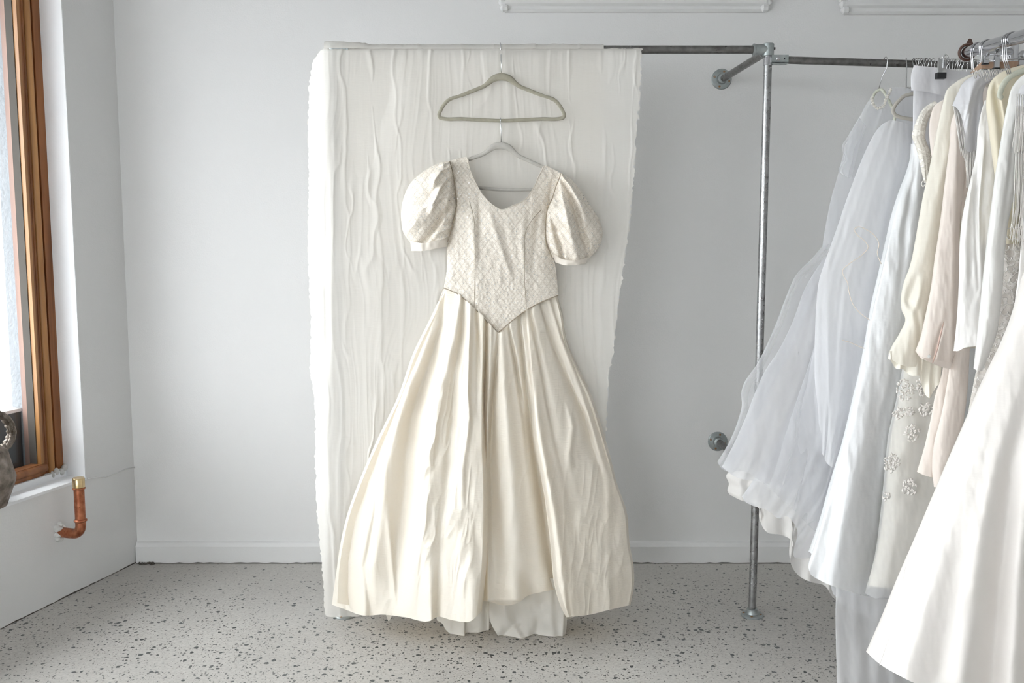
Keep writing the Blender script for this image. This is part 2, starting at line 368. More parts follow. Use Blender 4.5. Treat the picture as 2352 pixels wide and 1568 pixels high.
M_pearl = fabric('pearl_satin', (.87, .85, .83), (.84, .82, .795), rough=.30, trans=.15, crinkle=.003, cscale=8, spec=.55, slub=.0001, stretch=(1, 1, .3))
M_ivory = fabric('ivory_crepe', (.92, .885, .80), (.90, .86, .77), rough=.6, trans=.25, slub=.0002)
M_pink = fabric('blush_crepe', (.92, .845, .785), (.90, .82, .76), rough=.55, trans=.25, slub=.0001)
M_cream = fabric('butter_crepe', (.89, .83, .68), (.86, .80, .65), rough=.55, trans=.25, slub=.0001)
M_white = fabric('white_crepe', (.88, .87, .85), (.86, .85, .83), rough=.5, trans=.2, slub=.0001)
M_gown = fabric('ivory_satin', (.90, .86, .83), (.88, .84, .80), rough=.35, trans=.2, crinkle=.0012, cscale=4, spec=.45, slub=.00012, stretch=(1, 1, .35))
M_sheer = fabric('sheer_chiffon', (.86, .86, .87), None, rough=.8, trans=.4, alpha=.42, slub=.0001)
M_fringe = simple('silk_fringe', (.80, .77, .74), .45)
M_cord = simple('ribbon_cord', (.76, .68, .60), .5)
M_lace = lace_mat('floral_lace', (.68, .655, .60), (.86, .83, .79), 24, 0); M_lacetop = lace_mat('cream_lace', (.86, .82, .745), (.88, .85, .79), 60, .15)
M_sequin = lace_mat('scalloped_lace', (.56, .52, .48), (.66, .625, .59), 45, 0)
M_glass = glass_mat()
M_woodh = wood_mat('hanger_wood', (.22, .13, .08), (.38, .25, .17))
M_leather = simple('brown_leather', (.075, .035, .025), .5)
M_car = simple('pale_car_paint', (.75, .76, .78), .3); M_carglass = simple('car_glass', (.05, .05, .08), .1)

# ------------------------------------------------------------------ the room
C0 = np.array([-1.5597, 3.87]); D = np.array([-.29041, -.95690]); N = np.array([-.95690, .29041])
def LW(s, t, z):
    p = C0+D*s+N*t; return (p[0], p[1], z)
def lwbox(name, a, b, mat, parent=None, smooth=False):
    return MB().box(a, b, LW).build(name, mat, parent, smooth)
ZC = 3.05; XR = 3.3; YF = -3.2; SL = 7.6
def slab(z0, z1):
    a0 = LW(-.2, .215, 0); a1 = LW(SL+.1, .215, 0); o = [(XR+.2, 4.07), (a0[0], 4.07), a0[:2], a1[:2], (a1[0], YF-.2), (XR+.2, YF-.2)]
    n = len(o); v = [(x, y, z0) for x, y in o]+[(x, y, z1) for x, y in o]
    return MB().add(v, [tuple(range(n))[::-1], tuple(range(n, 2*n))]+[(i, (i+1) % n, n+(i+1) % n, n+i) for i in range(n)])
fo = slab(-.12, 0).build('floor', M_floor, None, False); struct(fo)
struct(slab(ZC, ZC+.12).build('ceiling', M_ceil, None, False))
struct(MB().box((-1.75, 3.87, 0), (XR+.2, 4.07, ZC)).build('wall_back', M_wall, None, False))
M_far = wall_mat('wall_paint_far', (.78, .78, .77))
struct(MB().box((XR, YF, 0), (XR+.2, 3.87, ZC)).build('wall_right', M_far, None, False))
# left wall with the long shop window opening
S0, S1, ZS, ZT = .277, 5.2, .425, 2.38
b = MB(); b.box((-.25, 0, 0), (S0, .22, ZC), LW); b.box((S0, 0, 0), (S1, .22, ZS), LW); b.box((S0, 0, ZT), (S1, .22, ZC), LW); b.box((S1, 0, 0), (SL, .22, ZC), LW)
struct(b.build('wall_left', M_wall, None, False))
# front wall behind the camera with the shopfront opening
b = MB(); b.box((-4.0, YF-.2, 0), (-3.4, YF, ZC)); b.box((-1.2, YF-.2, 0), (XR, YF, ZC)); b.box((-3.4, YF-.2, 2.25), (-1.2, YF, ZC)); b.box((-3.4, YF-.2, 0), (-1.2, YF, .5))
struct(b.build('wall_front', M_far, None, False))
w2 = MB(); 
for x in (-3.4, -2.3, -1.26): w2.box((x, YF-.14, .5), (x+.06, YF-.06, 2.25))
w2.box((-3.4, YF-.14, .5), (-1.2, YF-.06, .56)); w2.box((-3.4, YF-.14, 2.19), (-1.2, YF-.06, 2.25))
wf2 = struct(w2.build('window_2', M_wood, None, False))
MB().box((-3.34, YF-.105, .56), (-1.26, YF-.095, 2.19)).build('pane', M_glass, wf2, False)
# bright painted reveal and sill of the left window
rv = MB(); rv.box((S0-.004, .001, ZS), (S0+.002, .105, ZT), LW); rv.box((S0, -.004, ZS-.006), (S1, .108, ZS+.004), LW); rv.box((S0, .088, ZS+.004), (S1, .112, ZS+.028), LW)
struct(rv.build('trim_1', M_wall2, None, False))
# timber window frame: mouldings as pieces
wfr = empty('window_1', LW(S0, .1, ZS+.03), None, None); struct(wfr)
zb = ZS+.028
def vstrip(name, s0, s1, t0, t1, mat): return MB().box((s0, t0, zb), (s1, t1, ZT), LW).build(name, mat, wfr, False)
def vround(name, s, t, r, mat, z0=None, z1=None):
    return MB().tube([LW(s, t, z0 or zb), LW(s, t, z1 or ZT)], r, 14).build(name, mat, wfr, True, 50)
vstrip('outer_frame', S0+.001, S0+.037, .100, .150, M_wood)
vround('bead', S0+.053, .112, .014, M_woodl)
vround('bead', S0+.071, .116, .006, M_wood)
vstrip('inner_frame', S0+.037, S0+.100, .114, .152, M_wood)
vstrip('glazing_bead', S0+.099, S0+.112, .100, .150, M_woodl)
vstrip('putty_line', S0+.112, S0+.115, .118, .150, M_crack)
M_out = simple('weathered_timber', (.17, .10, .08), .6, c2=(.26, .165, .135), scale=20, stretch=(1, 1, .1))
vstrip('exterior_frame', S0-.02, S0+.067, .1585, .218, M_out)
MB().box((S0+.1, .100, zb), (S1, .145, zb+.045), LW).build('bottom_rail', M_wood, wfr, False)
MB().tube([LW(S0+.09, .104, zb+.028), LW(S1, .104, zb+.028)], .016, 12).build('bottom_bead', M_wood, wfr, True, 50)
MB().box((S0, .100, ZT-.06), (S1, .16, ZT), LW).build('top_rail', M_wood, wfr, False)
for s in (1.95, 3.45, S1-.07): MB().box((s, .1, zb), (s+.07, .16, ZT), LW).build('mullion', M_wood, wfr, False)
MB().box((S0+.066, .153, zb), (S1, .158, ZT), LW).build('pane', M_glass, wfr, False)
# patches of plaster filler at the foot of the frame
b = MB(); 
for (s, t, z, r) in ((.30, .094, zb-.004, .014), (.325, .092, zb+.004, .012), (.345, .094, zb-.005, .010), (.285, .09, zb+.010, .012)):
    b.lathe(LW(s, t, z), (0, 0, 1), [(r*.5, -.014), (r, -.006), (r*.9, .004), (r*.3, .012)], 10)
struct(b.build('trim_2', M_plaster))
# skirting on the back wall, top edge lighter where it catches the light
zsk = float(at(1550, 1252, 3.85)[2])
prof = [(3.87, zsk+.012), (3.857, zsk+.008), (3.852, zsk), (3.848, zsk-.006), (3.848, 0), (3.87, 0)]
def prism_x(x0, x1, prof):
    n = len(prof); v = [(x0, y, z) for y, z in prof]+[(x1, y, z) for y, z in prof]
    f = [(i, i+1, n+i+1, n+i) for i in range(n-1)]+[tuple(range(n))[::-1], tuple(n+i for i in range(n))]
    return MB().add(v, f)
struct(prism_x(-1.5597, XR, prof).build('baseboard_back', M_trim, None, False))
# dark ragged gap where walls meet the slab
b = MB(); rnd = random.Random(3)
def gap(p, q, n, up, off):
    pts = [np.array(p)+(np.array(q)-np.array(p))*i/n for i in range(n+1)]
    v = []; 
    for i, a in enumerate(pts):
        h = .0015+.0035*max(0, rnd.random()*1.3-.25); v += [(a[0], a[1], .0004), (a[0], a[1], .0004+h), (a[0]+off[0], a[1]+off[1], .0004)]
    f = []
    for i in range(n): f += [(3*i, 3*i+3, 3*i+4, 3*i+1), (3*i+1, 3*i+4, 3*i+5, 3*i+2)]
    return v, f
b.add(*gap((-1.56, 3.8475), (XR, 3.8475), 190, 1, (0, -.002)))
p0 = LW(0, -.0008, 0); p1 = LW(5, -.0008, 0); b.add(*gap((p0[0], p0[1]), (p1[0], p1[1]), 200, 1, (.002, 0)))
# crumbled mortar in the corner
for k in range(16):
    c = A(320+rnd.uniform(-4, 34), 1291, 3.84); b.lathe((c.x, 3.843+rnd.uniform(-.012, .003), 0), (0, 0, 1), [(rnd.uniform(.004, .009), 0), (.005, rnd.uniform(.003, .006)), (.001, .008)], 6)
struct(b.build('trim_3', M_crack))
# plaster picture-rail mouldings high on the back wall
def moulding(name, x0, x1, y_px, dip):
    z = float(at(1500, y_px, 3.84)[2])
    pr = [(3.87, z), (3.858, z+.002), (3.850, z+.010), (3.850, z+.022), (3.838, z+.030), (3.834, z+.040), (3.838, z+.052), (3.822, z+.060), (3.818, z+.085), (3.87, z+.095)]
    X0 = float(at(x0, 20, 3.84)[0]); X1 = float(at(x1, 20, 3.84)[0])
    b = prism_x(X0, X1, pr); rr = random.Random(x0)
    for e, s in ((X0, -1), (X1, 1)):
        for k in range(3): b.lathe((e+s*.006*k, 3.852, z+.015+.022*k), (1, 0, 0), [(.004, -.02), (.016, -.01), (.014, .008), (.004, .018)], 8)
    struct(b.build(name, M_trim, None, False))
moulding('trim_4', 1160, 1760, 26, 0)
moulding('trim_5', 1945, 3000, 31, 0)
# painted-over cable along the left wall
zc = float(at(200, 1095, 3.6)[2])
b = MB(); pts = [LW(s, -.003, .42+z) for s, z in ((.27, .0), (.22, -.006), (.16, -.018), (.10, -.016), (.05, -.013), (.0, -.018))]
b.tube(pts, .0022, 6); struct(b.build('trim_6', M_wall))
# outside the window: pavement, grey pier, dark planter wall, pale parked car
struct(MB().box((-14, -12, -.3), (-1.6, 14, -.02)).box((-12, 4.1, -.3), (6, 14, -.021)).build('ground_outside', M_street, None, False))
pier = MB().box((S0-.12, .2205, -.02), (S0+.021, .31, 3.4), LW).build('trim_7', M_grey, None, False); struct(pier)
o = MB().box((S0+.025, .27, -.02), (3.0, .60, .675), LW).build('planter_wall', M_dark, None, False)
tag(o, 'dark grey low planter box outside the window glass, beside the grey pier', 'planter')
MB().box((S0+.023, .265, .675), (3.01, .61, .688), LW).build('capping', simple('pale_capping', (.7, .7, .7), .5), o, False)

struct(MB().box((-.3, .23, 2.46), (SL, 1.15, 2.52), LW).build('added_awning', M_grey, None, False))   # unseen awning added over the window to cut light from the high sky
# copper stub pipe coming out of the left wall
def on_lw(px, py, t):
    v = Vector(at(px, py, 1.).tolist())-Vector((0, 0, H)); n = Vector((N[0], N[1], 0)); q = Vector((C0[0]+N[0]*t, C0[1]+N[1]*t, 0))
    k = n.dot(q-Vector((0, 0, H)))/n.dot(v); return Vector((0, 0, H))+v*k
PT = -.10
top = on_lw(180, 1098, PT); mid = on_lw(184, 1180, PT); low = Vector((mid.x, mid.y, float(on_lw(186, 1205, PT).z)))
cp = empty('copper_pipe', top, 'short capped copper pipe stub elbowing out of the white wall below the window sill', 'pipe')
bend = []
r = .036; nvec = Vector((N[0], N[1], 0))
cz = low.z
for k in range(9):
    a = k/8*math.pi/2; bend.append(Vector((top.x, top.y, cz))+nvec*(r-r*math.cos(a))+Vector((0, 0, -r*math.sin(a))))
base = bend[-1]+nvec*.07
MB().tube([(top.x, top.y, top.z-.02), (top.x, top.y, cz)]+bend[1:]+[base], .0185, 20).build('pipe', M_copper, cp, True, 60)
MB().lathe((top.x, top.y, top.z-.035), (0, 0, 1), [(.0195, 0), (.0215, .002), (.0215, .034), (.0195, .037)], 24).build('cap', M_brass, cp, True, 40)['label'] = 'pale brass cap'
MB().lathe((top.x, top.y, top.z-.042), (0, 0, 1), [(.019, 0), (.0225, .002), (.0225, .006), (.019, .008)], 20).build('collar', M_copper, cp, True, 40)
MB().lathe((top.x, top.y, cz+.012), (0, 0, 1), [(.019, 0), (.023, .003), (.023, .008), (.019, .011)], 20).build('collar', M_copper, cp, True, 40)
b = MB(); wp = bend[-1]+nvec*.058
for k in range(14):
    a = rnd.uniform(0, 6.28); q = wp+Vector((D[0], D[1], 0))*math.cos(a)*rnd.uniform(.012, .032)+Vector((0, 0, math.sin(a)*rnd.uniform(.01, .03)))
    b.lathe(q, -nvec, [(.012, -.01), (.013, .002), (.003, rnd.uniform(.008, .02))], 7)
b.build('mortar', M_plaster, cp)
# ornate pewter vessel at the left edge, on the sill
def os(px, py): return on_lw(px, py, .06)
pv = empty('pewter_jug', os(-40, 1135), 'tarnished pewter jug with a leaf-carved ring handle on the window sill, at left edge', 'jug')
cx = os(-60, 1080)
zz = [os(-60, y).z for y in (1128, 1112, 1100, 1075, 1040, 1015, 985, 960, 930)]; zz[0] = ZS+.005
MB().lathe((cx.x, cx.y, 0), (0, 0, 1), [(.095, zz[0]), (.125, zz[1]), (.128, zz[2]), (.118, zz[3]), (.107, zz[4]), (.060, zz[5]), (.055, zz[6]), (.06, zz[7]), (.075, zz[8])], 40).build('body', M_pewter, pv, True, 40)
hp = [os(*p) for p in ((-60, 985), (-40, 958), (-20, 948), (-4, 950), (10, 958), (20, 972), (25, 990), (22, 1008), (14, 1022), (4, 1032), (-8, 1040), (-30, 1052))]
hp2 = []
for i in range(len(hp)-1):
    for k in range(4): hp2.append(hp[i].lerp(hp[i+1], k/4))
hr = [.0135+.0025*math.sin(i*1.9)+.001*math.sin(i*4.3) for i in range(len(hp2))]
MB().tube(hp2, hr, 12).build('handle', M_pewter, pv)
b = MB()
for i in range(2, len(hp2)-2):
    c = hp2[i]; t = (hp2[i+1]-hp2[i-1]).normalized()
    for s in (-1, 1): b.lathe(c-nvec*.010+Vector((D[0], D[1], 0))*s*.006, t+Vector((D[0], D[1], 0))*s*.6-nvec*.3, [(.002, -.010), (.007, -.003), (.006, .004), (.001, .012)], 7)
b.build('leaf_ornament', M_pewter, pv)

# ------------------------------------------------------------------ pipe rack in front of the wall
ZB = float(at(1765, 114, 3.3)[2]); XP = .8593; XL = -.598; RB = .0135
rk = empty('pipe_clothes_rack', (XP, 3.3, 0), 'galvanised steel pipe clothes frame fixed to the back wall with round flanges', 'clothes rack')
MB().tube([(XL, 3.3, ZB), (XP, 3.3, ZB)], RB, 20).build('top_bar', M_pipe_d, rk, True, 60)
MB().tube([(XP, 3.3, .01), (XP, 3.3, ZB+.012)], RB, 20).build('upright', M_pipe, rk, True, 60)
MB().tube([(XL, 3.3, .01), (XL, 3.3, ZB+.01)], RB, 20).build('upright', M_pipe, rk, True, 60)
def flange(c, ax, name='flange', parent=rk, R_=.037):
    f = MB().lathe(c, ax, [(R_, 0), (R_, .004), (R_*.93, .007), (.021, .009), (.019, .014), (.0185, .026), (.014, .028)], 32).build(name, M_cast, parent, True, 35)
    a = Vector(ax).normalized(); u = a.orthogonal().normalized(); w = a.cross(u)
    for k in range(4):
        q = k*math.pi/2+.5; MB().lathe(Vector(c)+a*.0065+(u*math.cos(q)+w*math.sin(q))*R_*.74, a, [(.0045, 0), (.0045, .002), (.003, .003), (.0028, .0015)], 10).build('screw', M_screw, f, True, 40)
    return f
for x in (XP, XL): flange((x, 3.3, 0), (0, 0, 1), R_=.040)
for x, py, px in ((XP, 182, 1657), (XP, 1013, 1648), (XL, 182, None)):
    w = A(px, py, 3.87) if px else Vector((XL+.02, 3.87, float(at(800, 182, 3.87)[2])))
    z = ZB-.004 if py < 500 else w.z+.0
    MB().tube([(w.x, 3.865, w.z), (w.x+.004, 3.84, w.z), (x, 3.3, z)], RB*.97, 18).build('wall_arm', M_pipe_d, rk, True, 60)
    flange((w.x, 3.87, w.z), (0, -1, 0), R_=.040)
# three-way corner sockets
for x, s in ((XP, 1), (XL, -1)):
    b = MB(); b.lathe((x, 3.3, ZB-.022), (0, 0, 1), [(.0165, 0), (.0185, .002), (.0185, .040), (.016, .042)], 24)
    b.lathe((x-s*.052, 3.3, ZB), (s, 0, 0), [(.0175, 0), (.0195, .001), (.0195, .006), (.0175, .008), (.0172, .05)], 24)
    b.lathe((x, 3.3, ZB), (0, 1, 0), [(.0172, 0), (.0172, .045), (.0195, .046), (.0195, .052), (.015, .053)], 24)
    c = b.build('corner_socket', M_cast, rk, True, 40)
    MB().lathe((x+s*.018, 3.296, ZB+.003), (s, 0, 0), [(.004, 0), (.004, .004), (.0015, .0045)], 6).build('grub_screw', M_black, c, True, 40)
MB().lathe((XP, 3.3, ZB-.052), (0, 0, 1), [(.0145, 0), (.0155, .001), (.0155, .026), (.0145, .027)], 24).build('clamp_collar', M_chrome, rk, True, 40)
# second rail branching off to the right
E1 = A(2300, 153, 3.34); P1 = A(1775, 137, 3.3)
rl = empty('side_rail', P1, 'dark steel clothes rail running right from the corner post, full of hanger hooks', 'clothes rail')
dirr = (E1-P1).normalized(); END = P1+dirr*1.75
MB().tube([P1, END], .0125, 18).build('rail', M_pipe_d, rl, True, 60)
b = MB(); b.box((P1.x-.008, 3.3-.018, P1.z-.013), (P1.x+.048, 3.3-.010, P1.z+.013)); b.box((P1.x-.008, 3.3+.010, P1.z-.013), (P1.x+.048, 3.3+.018, P1.z+.013)); b.box((P1.x-.008, 3.3-.018, P1.z-.015), (P1.x+.048, 3.3+.018, P1.z-.011))
cl = b.build('bracket', M_cast, rl, False)
MB().lathe((P1.x+.012, 3.282, P1.z), (0, -1, 0), [(.007, 0), (.007, .003), (.003, .005)], 12).build('bolt', M_chrome, cl, True, 40)
MB().lathe((P1.x+.034, 3.282, P1.z), (0, -1, 0), [(.0025, 0), (.0025, .001)], 10).build('rivet', M_black, cl, True, 40)
MB().tube([(END.x-.02, END.y, 0), (END.x-.02, END.y, END.z)], .0135, 14).build('upright', M_pipe, rl, True, 60)
flange((END.x-.02, END.y, 0), (0, 0, 1), parent=rl)

# ------------------------------------------------------------------ velvet hangers facing the viewer
def big_hanger(dx, dy, Y, mat, label, hooktop, group=None, rot=0):
    L_ = [(1152, 176, 8.5), (1140, 178, 8), (1130, 183, 7), (1122, 190, 5.5), (1111, 198, 4.6), (1092, 206, 4.2), (1062, 218, 4), (1049, 222.5, 3.4), (1040, 225, 4), (1029, 231, 4), (1018, 243, 4), (1011, 256, 4), (1008, 264, 4), (1010, 270, 4), (1017, 272, 4), (1060, 273, 4), (1100, 275, 4), (1152, 277, 4)]
    R_ = [(2*1152-x, y, r) for x, y, r in L_[1:-1]][::-1]
    P = L_+R_
    # rounding through the spline
    P = np.array(P+[P[0]]); u = np.linspace(0, 1, 150)[:-1]; Q = spline(P, u)
    if rot:
        c, s = math.cos(rot), math.sin(rot); q = Q[:, :2]-[1152, 177]; Q[:, 0] = 1152+q[:, 0]*c-q[:, 1]*s; Q[:, 1] = 177+q[:, 0]*s+q[:, 1]*c
    pts = at(Q[:, 0]+dx, Q[:, 1]+dy, Y); rad = Q[:, 2]*Y/F
    e = empty('velvet_hanger', A(1152+dx, 277+dy, Y), label, 'hanger', group)
    b = MB(); b.tube([Vector(p) for p in pts], list(rad), 10, closed=True, flat=((0, 1, 0), .55)); b.build('hanger_body', mat, e)
    k = MB(); n = A(1152+dx, 170+dy, Y)
    hp = [(n.x, n.y, n.z)]+hooktop(n)
    k.tube(hp, .0016, 8); k.build('hook', M_wire, e)
    return e
def hook_bar(n):
    x = n.x; out = [(x, 3.262, ZB-.055), (x-.002, 3.262, ZB-.040)]
    for k in range(13):
        a = math.radians(-40+k*20); out.append((x-.003-.002*math.sin(a), 3.3-.0215*math.cos(a), ZB+.0005+.0215*math.sin(a)))
    return out
big_hanger(0, 0, 3.262, M_velvet, 'taupe velvet hanger hanging empty from the steel bar above the dress', hook_bar)
zb1 = A(1152, 277, 3.262)
def hook_low(n):
    out = [(n.x, n.y, zb1.z-.028)]
    for k in range(10):
        a = math.radians(-50+k*26); out.append((n.x-.002, zb1.y-.009*math.cos(a), zb1.z+.009*math.sin(a)))
    return out
big_hanger(-1, 158, 3.256, M_velvet2, 'pale grey velvet hanger inside the shoulders of the puff-sleeve gown', hook_low, rot=.045)

# ------------------------------------------------------------------ muslin cloth over the bar
def curtain():
    L_ = [(748, 106), (728, 126), (713, 170), (709, 240), (707, 330), (709, 420), (707, 520), (709, 640), (715, 760), (712, 850), (722, 920), (724, 1060), (728, 1180), (736, 1260), (741, 1330), (746, 1400), (753, 1432)]
    R_ = [(1475, 105), (1473, 150), (1468, 250), (1460, 330), (1453, 437), (1440, 560), (1428, 640), (1420, 700), (1412, 790), (1398, 860), (1394, 960), (1388, 1050), (1380, 1150)]
    B_ = [(753, 1432), (765, 1443), (790, 1430), (820, 1418), (850, 1300), (1000, 1250), (1200, 1200), (1380, 1150)]
    px, py, s, t = grid(L_, R_, None, B_, 460, 380)
    rag = vn(py/7, px*0, 3)*2.2+vn(py/2.6, px*0, 4)*1.3     # frayed selvedges
    px = px+rag*(np.exp(-s*120)*.9+np.exp(-(1-s)*120)*1.4)
    y = py-105
    wob = vn(px/160, py/260, 9)*26+vn(px/60, py/120, 10)*7
    q = px+wob
    a = ridge(q/34, py/900, 21, 2); bb = ridge(q/15, py/420, 25, 2); c = vn(q/95, py/900, 31)
    grow = sm(0, 140, y)
    Y = 3.281-.0006*a*(.5+.8*grow)*sm(0, 25, y)-.0006*bb-.010*c*grow-.0026*np.maximum(0, ridge((q+14*vn(px/30, py/70, 14))/64, py/320, 77, 1)-.5)*3*sm(-.1, .5, vn(px/70, py/130, 12))-.0018*np.maximum(0, ridge((q+8*vn(px/20, py/50, 15))/27, py/200, 78, 1)-.4)*2*sm(-.1, .5, vn(px/50, py/110, 16))
    for f in ([(737, 130, .010, 3, 9), (736, 280, .012, 3, 10), (734, 480, .012, 3, 10), (745, 900, .012, 3, 9), (760, 1200, .014, 4, 10), (775, 1400, .016, 4, 12)],
              [(785, 130, .008, 8, 3), (790, 250, .009, 7, 3), (797, 340, .006, 5, 3), (800, 600, .003, 5, 3)],
              [(850, 125, .012, 9, 3), (858, 200, .010, 7, 3), (855, 270, .012, 6, 3), (870, 360, .012, 6, 3), (866, 480, .006, 8, 4), (880, 800, .006, 8, 4)],
              [(905, 118, .012, 4, 6), (903, 200, .006, 3, 4), (915, 330, .007, 4, 3), (925, 600, .004, 4, 3)],
              [(990, 112, .010, 3, 4), (987, 240, .005, 3, 4), (989, 350, .006, 3, 4), (995, 600, .003, 3, 4)],
              [(1068, 112, .008, 3, 4), (1058, 240, .004, 3, 4), (1060, 300, .002, 3, 4)],
              [(1309, 108, .010, 3, 5), (1314, 250, .010, 3, 6), (1316, 400, .009, 3, 6), (1320, 560, .005, 4, 8), (1330, 900, .004, 4, 8)],
              [(1405, 120, .003, 7, 5), (1395, 250, .006, 10, 5), (1385, 400, .006, 9, 5), (1380, 800, .004, 9, 5)],
              [(1464, 110, .006, 3, 3), (1450, 300, .006, 3, 3), (1440, 500, .004, 3, 3)]):
        Y = Y-.32*fold(px+8*vn(px/40, py/60, 33), py, f)
    Y = np.minimum(Y, 3.2835)
    Y = Y+.02*sm(10, 0, y)
    Y = np.where(px > 768, np.minimum(Y, 3.2855+.02*sm(10, 0, y)), Y)
    Y = Y+.11*np.clip((768-px)/60, 0, 1)**2.2*(1-.4*sm(900, 1400, py))-.006*vn(px/14, py/230, 18)*sm(775, 745, px)
    G = at(px, py, Y); G[..., 2] = np.maximum(G[..., 2], .006)
    G[..., 2] += (.004*np.maximum(0, a-.6)+.003*np.maximum(0, bb-.7))*sm(14, 0, y)
    b = MB(); b.sheet(G)
    # over the bar and down behind it
    U = np.linspace(0, 1, 180); xa = -.626; xb = float(at(1386, 110, 3.3)[0])
    T = np.linspace(0, 1, 70); UU, TT = np.meshgrid(U, T)
    X = xa+(xb-xa)*UU; ang = np.clip(TT/.2, 0, 1)*math.pi; rr = RB+.003+.0025*np.maximum(0, ridge(UU*26, UU*0, 21, 2))+.0075*sm(.17, .11, UU)
    dn = np.clip((TT-.2)/.8, 0, 1)*(1.80+.05*vn(UU*9, UU*0, 4)-.25*sm(.8, 1, UU))
    Yb = 3.3-rr*np.cos(ang)+dn*.02+.012*vn(UU*14, TT*1.5, 8)*sm(.2, .5, TT)**1
    G2 = np.stack([X+.02*vn(UU*5, TT*2, 3)*sm(.2, 1, TT), Yb, ZB+rr*np.sin(ang)-dn], -1)
    b.sheet(G2)
    o = b.build('muslin_cloth', M_muslin)
    o.data.materials[0] = M_muslin
    return tag(o, 'crinkled off-white muslin cloth with frayed edges draped over the steel bar', 'cloth')
curtain()

# ------------------------------------------------------------------ the puff-sleeve gown
gown = empty('puff_sleeve_gown', A(1145, 1400, 3.2), 'cream raw silk ballgown with beaded bodice and puff sleeves, hanging before the muslin cloth', 'dress')
def bod(px, py, s, t):
    # chest swells towards the viewer, sides turn away
    cx = 1147; hw = np.interp(py, [360, 450, 520, 660, 760], [125, 112, 105, 132, 150])
    c = (px-cx)/hw
    Y = 3.243-.050*np.interp(py, [360, 400, 470, 560, 680, 770], [0, .35, 1, .95, .75, .8])*np.sqrt(np.clip(1-c*c*.92, .02, 1))
    for f in ([(1075, 470, .0, 8, 10), (1085, 530, .010, 8, 9), (1092, 600, .006, 10, 12), (1100, 680, .002, 12, 12)],
              [(1098, 430, .0, 6, 10), (1102, 500, -.010, 6, 9), (1100, 570, -.006, 6, 9), (1098, 650, 0, 6, 9)],
              [(1120, 460, .0, 8, 8), (1135, 520, .007, 9, 7), (1160, 600, .006, 10, 6), (1180, 660, .0, 10, 6)],
              [(1150, 500, 0, 8, 8), (1172, 590, -.006, 8, 8), (1190, 640, 0, 8, 8)],
              [(1205, 480, 0, 7, 6), (1200, 560, .007, 8, 6), (1206, 640, .002, 8, 6)],
              [(1240, 460, 0, 6, 6), (1232, 530, -.008, 8, 8), (1225, 600, -.004, 8, 8), (1222, 650, 0, 8, 8)],
              [(1262, 470, 0, 6, 6), (1255, 540, .006, 6, 6), (1250, 620, .0, 6, 6)]):
        Y = Y-fold(px, py, f)
    return Y-.0016*vn(px/11, py/26, 5)-.0008*vn(px/4, py/6, 6)
BL = [(1033, 369), (1040, 395), (1046, 430), (1049, 460), (1046, 490), (1042, 510), (1036, 530), (1030, 548), (1027, 575), (1026, 621), (1022, 645), (1019, 660)]
BR = [(1288, 397), (1280, 420), (1270, 450), (1262, 475), (1256, 505), (1253, 530), (1258, 555), (1268, 585), (1275, 608), (1279, 640), (1282, 677)]
BT = [(1033, 369), (1052, 364), (1072, 361), (1080, 390), (1094, 422), (1110, 449), (1133, 471), (1151, 481), (1178, 472), (1208, 456), (1224, 433), (1238, 403), (1250, 380), (1270, 388), (1288, 397)]
BB = [(1019, 660), (1051, 674), (1083, 701), (1106, 723), (1126, 746), (1144, 763), (1184, 729), (1209, 711), (1242, 693), (1282, 677)]
px, py, s, t = grid(BL, BR, BT, BB, 190, 210)
b = MB(); b.sheet(at(px, py, bod(px, py, s, t)))
# back of the bodice (lower neck), seen from inside
pxb, pyb, s2, t2 = grid(BL, BR, BT, [(1019, 664), (1150, 700), (1282, 680)], 60, 60)
hw = np.interp(pyb, [360, 450, 520, 660, 760], [125, 112, 105, 132, 150]); cc = (pxb-1147)/hw
b.sheet(at(pxb, pyb, 3.252+.014*np.sqrt(np.clip(1-cc*cc, 0, 1))))
bodice = b.build('bodice', M_quilt, gown); bodice['label'] = 'diamond-stitched beaded bodice with pointed waist'
# piping on neckline and waist, princess seams
nk = spline(BT[2:13], np.linspace(0, 1, 80)); MB().tube([A(x, y, float(bod(np.array([x]), np.array([y]), 0, 0)[0])-.001) for x, y in nk], .0013, 6).build('neck_piping', M_silkcuff, bodice)
wk = spline(BB[:6], np.linspace(0, 1, 40)).tolist()+spline(BB[5:], np.linspace(0, 1, 40)).tolist()
MB().tube([A(x, y+1, float(bod(np.array([x]), np.array([y]), 0, 0)[0])-.0015) for x, y in wk], .0014, 6).build('waist_cord', M_thread, bodice)
for sp_ in ([(1078, 462), (1088, 500), (1091, 560), (1091, 620), (1089, 705)], [(1243, 482), (1222, 505), (1208, 530), (1205, 580), (1205, 640), (1209, 711)]):
    q = spline(sp_, np.linspace(0, 1, 50)); MB().tube([A(x, y, float(bod(np.array([x]), np.array([y]), 0, 0)[0])-.0003) for x, y in q], .0008, 5).build('seam', M_thread, bodice)

